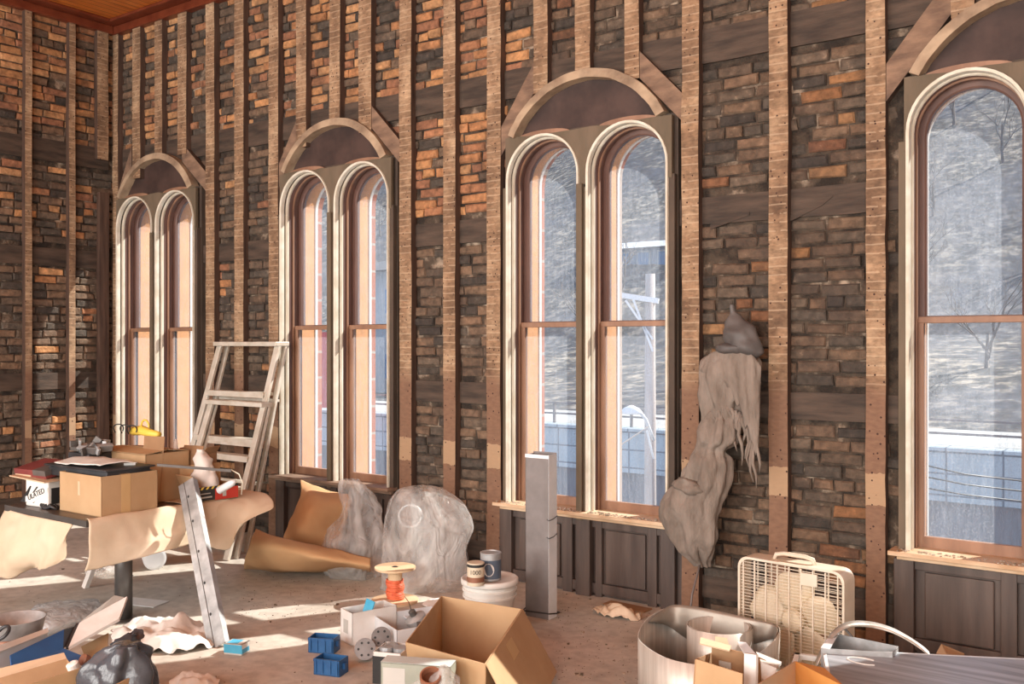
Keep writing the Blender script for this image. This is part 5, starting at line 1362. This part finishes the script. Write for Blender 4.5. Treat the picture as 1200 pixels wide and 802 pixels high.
# metal pan
c = pd(18, 725, 3.95)
carton('cardboard_box', 'closed brown box under the round metal pan at the left edge', (c.x, c.y, 0), .26, .26, c.z-.118, .4, 'cardboard_dark', closed=True)
c = pd(18, 725, 3.95); t = thing('metal_pan', 'round galvanised pan at the left edge with brown contents', 'pan', (c.x, c.y, .20))
cc = (c.x, c.y, c.z)
mb = MB(); mb.lathe([(.10, -.065), (.115, 0), (.119, .003), (.112, .002), (.098, -.06), (.0, -.06)], cc, 40); mb.build('pan_body', 'galvanised', t, smooth=True)
mb = MB(); mb.lathe([(.09, -.115), (.096, -.066), (.09, -.066)], cc, 36); mb.build('pan_base', 'can_brown', t, smooth=True)
mb = MB(); mb.tube([pd(3, 742, 3.6)+V(.03*math.cos(a), .02*math.sin(a), .02*math.sin(a)) for a in [k*math.pi/6 for k in range(12)]], .007, 7, closed=True); tag(mb.build('tape_roll', 'black_plastic', smooth=True), 'black ring lying against the metal pan at the left edge', 'ring')
# stack of stuff: clear tub and blue tray
t = thing('plastic_tub', 'grey translucent storage tub under the metal pan at the left edge', 'tub', tuple(V(*pd(20, 790, 3.6)[:2], 0)))
free_panel('tub_side', '', '', [A(-10, 765, 3.55), A(56, 738, 3.85), A(50, 850, 3.80), A(-10, 850, 3.5)], 'clear_plastic', th=.006, parent=t)
free_panel('tub_rim', '', '', [A(-10, 760, 3.55), A(56, 736, 3.85), A(57, 741, 3.83), A(-10, 768, 3.52)], 'white_plastic', th=.01, parent=t)
t = thing('blue_tray', 'deep blue plastic tray tilted beside the grey tub', 'tray', tuple(V(*pd(60, 780, 3.6)[:2], .05)))
free_panel('tray_side', '', '', [A(12, 768, 3.60), A(75, 738, 3.9), A(74, 760, 3.78), A(14, 786, 3.52)], 'blue_plastic', th=.006, parent=t)
free_panel('tray_end', '', '', [A(75, 738, 3.9), A(90, 734, 4.0), A(82, 755, 3.85), A(74, 760, 3.78)], 'black_plastic', th=.006, parent=t)
free_panel('tray_bottom', '', '', [A(14, 786, 3.52), A(74, 760, 3.78), A(100, 770, 3.7), A(40, 800, 3.45)], 'blue_plastic', th=.006, parent=t)
t = thing('ceiling_tile', 'stained white rectangular board tilted up behind the carton', 'board', tuple(V(*pd(110, 790, 3.9)[:2], 0)))
free_panel('board_face', '', '', [A(80, 759, 3.78), A(93, 730, 3.98), A(149, 699, 4.16), A(80, 759, 3.78)+A(149, 699, 4.16)-A(93, 730, 3.98)], 'white_board', th=.012, parent=t)
free_panel('dark_edge', '', '', [A(77, 758, 3.79), A(89, 731, 3.99), A(94, 730, 4.0), A(81, 758, 3.80)], 'black_plastic', th=.012, parent=t)
t = thing('ceiling_tile', 'blue-edged thin sheet lying just behind the stained white board', 'board', tuple(V(*pd(120, 760, 4.3)[:2], 0)))
free_panel('sheet', '', '', [A(95, 728, 4.3), A(134, 698, 4.6), A(145, 700, 4.6), A(112, 722, 4.35)], 'sage_top', th=.01, parent=t)
# clear plastic sheeting behind
rows = [[fp(x, y, z) for x, y, z in r] for r in (((28, 722, .06), (45, 709, .07), (75, 703, .07), (112, 702, .06)), ((25, 732, .10), (50, 720, .11), (80, 714, .11), (118, 711, .09)), ((40, 746, .05), (60, 736, .09), (85, 728, .09), (116, 724, .05)), ((42, 750, .003), (62, 742, .003), (88, 734, .003), (118, 728, .003)))]
mb = MB(); mb.grid(patch(rows, 30, 24, .015, 8, 81)); tag(mb.build('plastic_sheet', 'thin_film', smooth=True, solid=.002), 'clear plastic sheet lid lying behind the metal pan', 'plastic')
free_panel('blue_strip', 'blue-edged clear strip beside the plastic sheet at left', 'strip', [fp(28, 725, .03), fp(42, 713, .03), fp(44, 717, .004), fp(31, 728, .004)], 'blue_label', th=.02)
t = crumple('plastic_sheet', 'crumpled white plastic sheeting on the floor before the pedestal', 'plastic', tuple(fp(194, 748)), .34, .22, .09, 'cloth_white', 44, .05, 7, 91)
p = fp(168, 707); mb = MB(); mb.box(-.13, .13, -.07, .07, .002, .006, mat=rotz(p, .3)); tag(mb.build('paper_sheet', 'clear_plastic'), 'pale square sheet flat on the floor right of the pedestal', 'sheet')
crumple('plastic_sheet', 'scrap of white plastic at the bottom edge near the black bag', 'plastic', tuple(fp(228, 803)), .13, .09, .05, 'cloth_white', 24, .03, 12, 95)
p = fp(548, 706); crumple('paper_sheet', 'loose white paper litter right of the cable spool', 'paper', (p.x-.05, p.y-.12, 0), .16, .13, .02, 'paper_white', 20, .012, 12, 97)

# ---- floor litter ------------------------------------------------------------------------
mb = MB()
def chip(x, y, s):
    a = R.random()*6.3; pts = [V(x+s*math.cos(a+k*2.1+R.uniform(-.4, .4))*R.uniform(.5, 1.2), y+s*math.sin(a+k*2.1+R.uniform(-.4, .4))*R.uniform(.5, 1.2), .0008) for k in range(3)]
    mb.poly(pts, (0, 0, s*R.uniform(.3, .8)), R.choice([0, 0, 1]))
for k in range(1100):
    if k % 3 == 0: px, py = R.uniform(280, 470), R.uniform(672, 730)
    elif k % 3 == 1: px, py = R.uniform(640, 780), R.uniform(690, 800)
    else: px, py = R.uniform(0, 1150), R.uniform(660, 802)
    p = fp(px, py)
    if p.y > 4.95: continue
    chip(p.x, p.y, R.uniform(.0015, .005) if R.random() < .96 else R.uniform(.007, .014))
tag(mb.build('floor_debris', ['casing_olive', 'debris'], origin=(0, 0, 0), fix=False), 'dark chips and plaster crumbs scattered over the dusty floor', 'debris', None, 'stuff')
mb = MB()
for (x0, x1, y0, y1, n) in [(u-.05, u+UW, 4.93, 5.0, 160) for u in UN[2:]]:
    for k in range(n):
        x, y = R.uniform(x0, x1), R.uniform(y0, y1); s = R.uniform(.002, .006); mb.box(x-s, x+s, y-s, y+s, .5155, .5155+s)
tag(mb.build('sill_debris', 'debris', origin=(-2, 4.95, .515), fix=False), 'plaster crumbs lying along the window sills', 'debris', None, 'stuff')
# wires
mb = MB(); a = wl(640, 585, 4.95)
# ================================================================ OUTSIDE
def sstruct(mb, name, mat, **k): return struct(mb.build(name, mat, **k))
mb = MB(); mb.box(-60, 60, 5.6, 18.2, -5.2, -5.0); o = sstruct(mb, 'street_ground', 'road')
mb = MB(); mb.box(-60, 60, 18.0, 18.4, -1.25, -.36); mb.box(-60, 60, 17.95, 18.45, -.36, -.30); tag(mb.build('retaining_wall', 'block_wall'), 'pale blue-grey block wall across the street outside the windows', 'wall')
mb = MB(); mb.box(-60, 60, 18.1, 18.5, -5.0, -1.25); tag(mb.build('retaining_wall', 'old_wall'), 'streaked dark wall below the pale block wall outside', 'wall')
mb = MB(); mb.box(-60, 60, 18.4, 21.9, -.5, -.30); sstruct(mb, 'upper_road', 'road')
def hz(y): return -.3+max(0, y-22)*.10+max(0, y-38)*.42
mb = MB()
rows = []
for i in range(26):
    y = 21.8+i*4.2; row = []
    for j in range(60):
        x = -110+j*3.4
        z = hz(y)+1.2*fbm((x*.05, y*.05, 0), 1, 3)*min(1, (y-21.8)/8)
        row.append(V(x, y, z))
    rows.append(row)
mb.grid(rows); o = mb.build('hillside', 'hillside', smooth=True); struct(o)
# railing
t = thing('street_railing', 'low metal railing along the road above the block wall', 'railing', (-6, 18.3, -.3))
mb = MB()
for z in (-.08, .16): mb.bar((-40, 18.3, z), (12, 18.3, z), .04, .04)
mb.build('rail', 'steel_grey', t)
for k in range(20):
    x = -34+k*2.0; mb = MB(); mb.bar((x, 18.3, -.3), (x, 18.3, .18), .05, .05, up=(0, 1, 0)); mb.build('post', 'steel_grey', t)
# trees: bare, branching
def tree_mesh(seed, h):
    rr = random.Random(seed); mb = MB()
    def branch(p, d, ln, r, lv):
        q = p+d*ln*.5+V(rr.uniform(-1, 1), rr.uniform(-1, 1), 0)*ln*.05; e = p+d*ln
        mb.tube([p, q, e], [r, r*.8, r*.55], 4, caps=False)
        if lv == 0: return
        for k in range(3 if lv > 1 else 4):
            a = rr.uniform(0, 6.3); sp = rr.uniform(.35, .8)
            nd = (d+V(math.cos(a), math.sin(a), .15)*sp).normalized()
            branch(p+d*ln*rr.uniform(.45, 1.0), nd, ln*rr.uniform(.5, .75), r*.5, lv-1)
    branch(V(0, 0, -.3), V(rr.uniform(-.06, .06), 0, 1).normalized(), h*.42, h*.016, 4)
    return mb
base = []
for s in range(4):
    o = tree_mesh(s+3, 7.0).build('bare_tree', 'bark', origin=(0, 0, 0), smooth=True, fix=False)
    tag(o, 'leafless grey tree, one of many covering the hillside outside', 'tree', 'leafless trees on the hillside'); base.append(o)
used = []; i = 0
while i < 46:
    y = R.uniform(0, 1)**1.3*60+27; x = -.50*y+R.uniform(-.42, .40)*y*1.15
    if any(math.hypot(x-a, y-b) < 6.2 for a, b in used) or math.hypot(x+27, y-49) < 9 or math.hypot(x+26, y-27) < 8: 
        used.append((1e6, 0)) if len(used) > 5000 else None; 
        if len(used) > 4000: break
        used.append((1e6, 0)); continue
    used.append((x, y))
    z = hz(y)
    o = base[i % 4] if i < 4 else base[i % 4].copy()
    if i >= 4: C.objects.link(o)
    o.location = (x, y, z-.5); s = R.uniform(.6, 1.0); o.scale = (s, s, s); o.rotation_euler = (0, 0, R.uniform(0, 6.3)); i += 1
# house with pale metal roof
def house(label, X, Y, w, h, z, floors, cols_, wmat='house_wall', rmat='house_roof'):
    t = thing('house', label, 'house', (X, Y, z))
    mb = MB(); mb.box(X-w/2, X+w/2, Y, Y+5, z-2, z+h); mb.build('wall', wmat, t)
    mb = MB(); mb.poly([(X-w/2-.4, Y-.5, z+h), (X-w/2-.4, Y+2.5, z+h+.65), (X-w/2-.4, Y+5.5, z+h)], (w+.8, 0, 0)); mb.build('roof', rmat, t)
    for f in range(floors):
        for c in range(cols_):
            x = X-w/2+w*(c+.5)/cols_; zz = z+h*(f+.55)/floors
            mb = MB(); mb.box(x-.42, x+.42, Y-.06, Y, zz-.55, zz+.5); fr = mb.build('window', 'house_pale', t)
            mb = MB(); mb.box(x-.32, x+.32, Y-.09, Y-.05, zz-.45, zz+.4); mb.build('pane', 'house_window', fr)
p = pd(755, 322, 52); house('blue-grey house with a snow-pale roof on the hillside, seen in the third window', p.x+.6, p.y, 7.5, 1.45, p.z, 1, 6)
p = pd(437, 470, 34); house('grey two-storey house seen low in the second window pair', p.x+1.0, p.y, 5.0, 4.6, p.z, 2, 3, 'house_pale', 'steel_dark')
# utility pole
b = pd(762, 600, 16.8)
t = thing('utility_pole', 'weathered wooden utility pole with a pale cross-arm outside the third window', 'pole', (b.x, b.y, -5))
mb = MB(); mb.tube([V(b.x, b.y, -5), V(b.x, b.y, -1), V(b.x, b.y, 2.75)], [.13, .105, .085], 14); mb.build('pole', 'pole_wood', t, smooth=True)
top = pd(746, 349, 16.8); xa = pd(721, 345, 16.9); xb = pd(772, 353, 16.7)
mb = MB(); mb.bar(xa, xb, .10, .09); mb.build('cross_arm', 'lamp_white', t)
for px, py in ((733, 352), (742, 351)):
    mb = MB(); mb.bar(pd(px, py, 16.7), pd(765, 412 if px > 735 else 398, 16.7), .035, .035); mb.build('brace', 'lamp_white', t)
t = thing('street_lamp', 'white street lamp head on a thin curved arm fixed to the pole', 'street lamp', (b.x, b.y-.1, -1))
mb = MB(); mb.tube([pd(766, 516, 16.65), pd(757, 492, 16.5), pd(750, 483, 16.4), pd(744, 481, 16.35)], .028, 8); mb.build('arm', 'lamp_white', t, smooth=True)
mb = MB(); mb.tube([pd(766, 538, 16.65), pd(758, 505, 16.5)], .018, 6); mb.build('stay', 'lamp_white', t)
h = pd(740, 482, 16.3); mb = MB(); mb.lathe([(.02, .10), (.11, .05), (.16, -.02), (.15, -.05), (0, -.06)], h, 20, sx=1.3, sy=.8); mb.build('lamp_head', 'lamp_white', t, smooth=True)
mb = MB(); mb.tube([pd(760, 500, 16.5), pd(730, 520, 14), pd(705, 540, 11)], .012, 5); mb.build('wire', 'steel_grey', t)
for k, (ya, yb2) in enumerate(((505, 512), (540, 552), (560, 568))):
    mb = MB(); mb.tube([pd(1060, 548-8+k*14, 14), pd(1130, 556+k*12, 14), pd(1215, 566+k*12, 14)], .012, 5)
    tag(mb.build('overhead_wire', 'wire', smooth=True), '%s dark overhead wire crossing the rightmost window view' % ('upper', 'middle', 'lower')[k], 'wire', 'overhead wires')
p = pd(376, 436, 24); mb = MB(); mb.box(p.x-1.3, p.x+1.0, p.y, p.y+.3, p.z-.9, p.z+1.0)
tag(mb.build('shop_sign', 'sign_red'), 'bright red sign seen outside the second window', 'sign')

# ================================================================ LIGHT AND CAMERA
AZ, EL = math.radians(30.4), math.radians(40)
sd_ = V(math.sin(AZ)*math.cos(EL), math.cos(AZ)*math.cos(EL), math.sin(EL))
l = bpy.data.lights.new('sun', 'SUN'); l.energy = 9.0; l.angle = math.radians(.6); l.color = (1, .92, .80)
o = bpy.data.objects.new('sun', l); C.objects.link(o); o.rotation_euler = sd_.to_track_quat('Z', 'Y').to_euler(); o.location = (0, 0, 8)
wd_ = bpy.data.worlds.new('sky'); sc.world = wd_; wd_.use_nodes = True
bg = wd_.node_tree.nodes['Background']; bg.inputs[0].default_value = (.62, .76, 1, 1); bg.inputs[1].default_value = 1.15
for i, (a, b) in enumerate(RW):  # added area lamps at the unseen rear openings, fill for the room
    l = bpy.data.lights.new('window_light', 'AREA'); l.shape = 'RECTANGLE'; l.size = b-a; l.size_y = 3.0; l.energy = 150; l.color = (1, .95, .88)
    o = bpy.data.objects.new('window_light', l); C.objects.link(o); o.location = ((a+b)/2, -3.15, 2.05); o.rotation_euler = (math.radians(90), 0, 0)
cam = bpy.data.cameras.new('camera'); cam.sensor_width = 36; cam.lens = 36*F/1200; cam.clip_end = 400; cam.clip_start = .05
o = bpy.data.objects.new('camera', cam); C.objects.link(o); o.location = (0, 0, EYE); o.rotation_euler = (math.radians(90), 0, math.atan2(SN, CS)); sc.camera = o
sc.view_settings.view_transform = 'Standard'; sc.view_settings.look = 'None'; sc.view_settings.gamma = 1; sc.view_settings.use_curve_mapping = False
sc.view_settings.exposure = 0.28
sc.cycles.use_denoising = True; sc.cycles.max_bounces = 10; sc.cycles.diffuse_bounces = 5; sc.cycles.transparent_max_bounces = 24
sc.cycles.sample_clamp_indirect = 6; sc.cycles.caustics_reflective = False; sc.cycles.caustics_refractive = False
for o in bpy.data.objects:
    if '_w' in o: del o['_w']
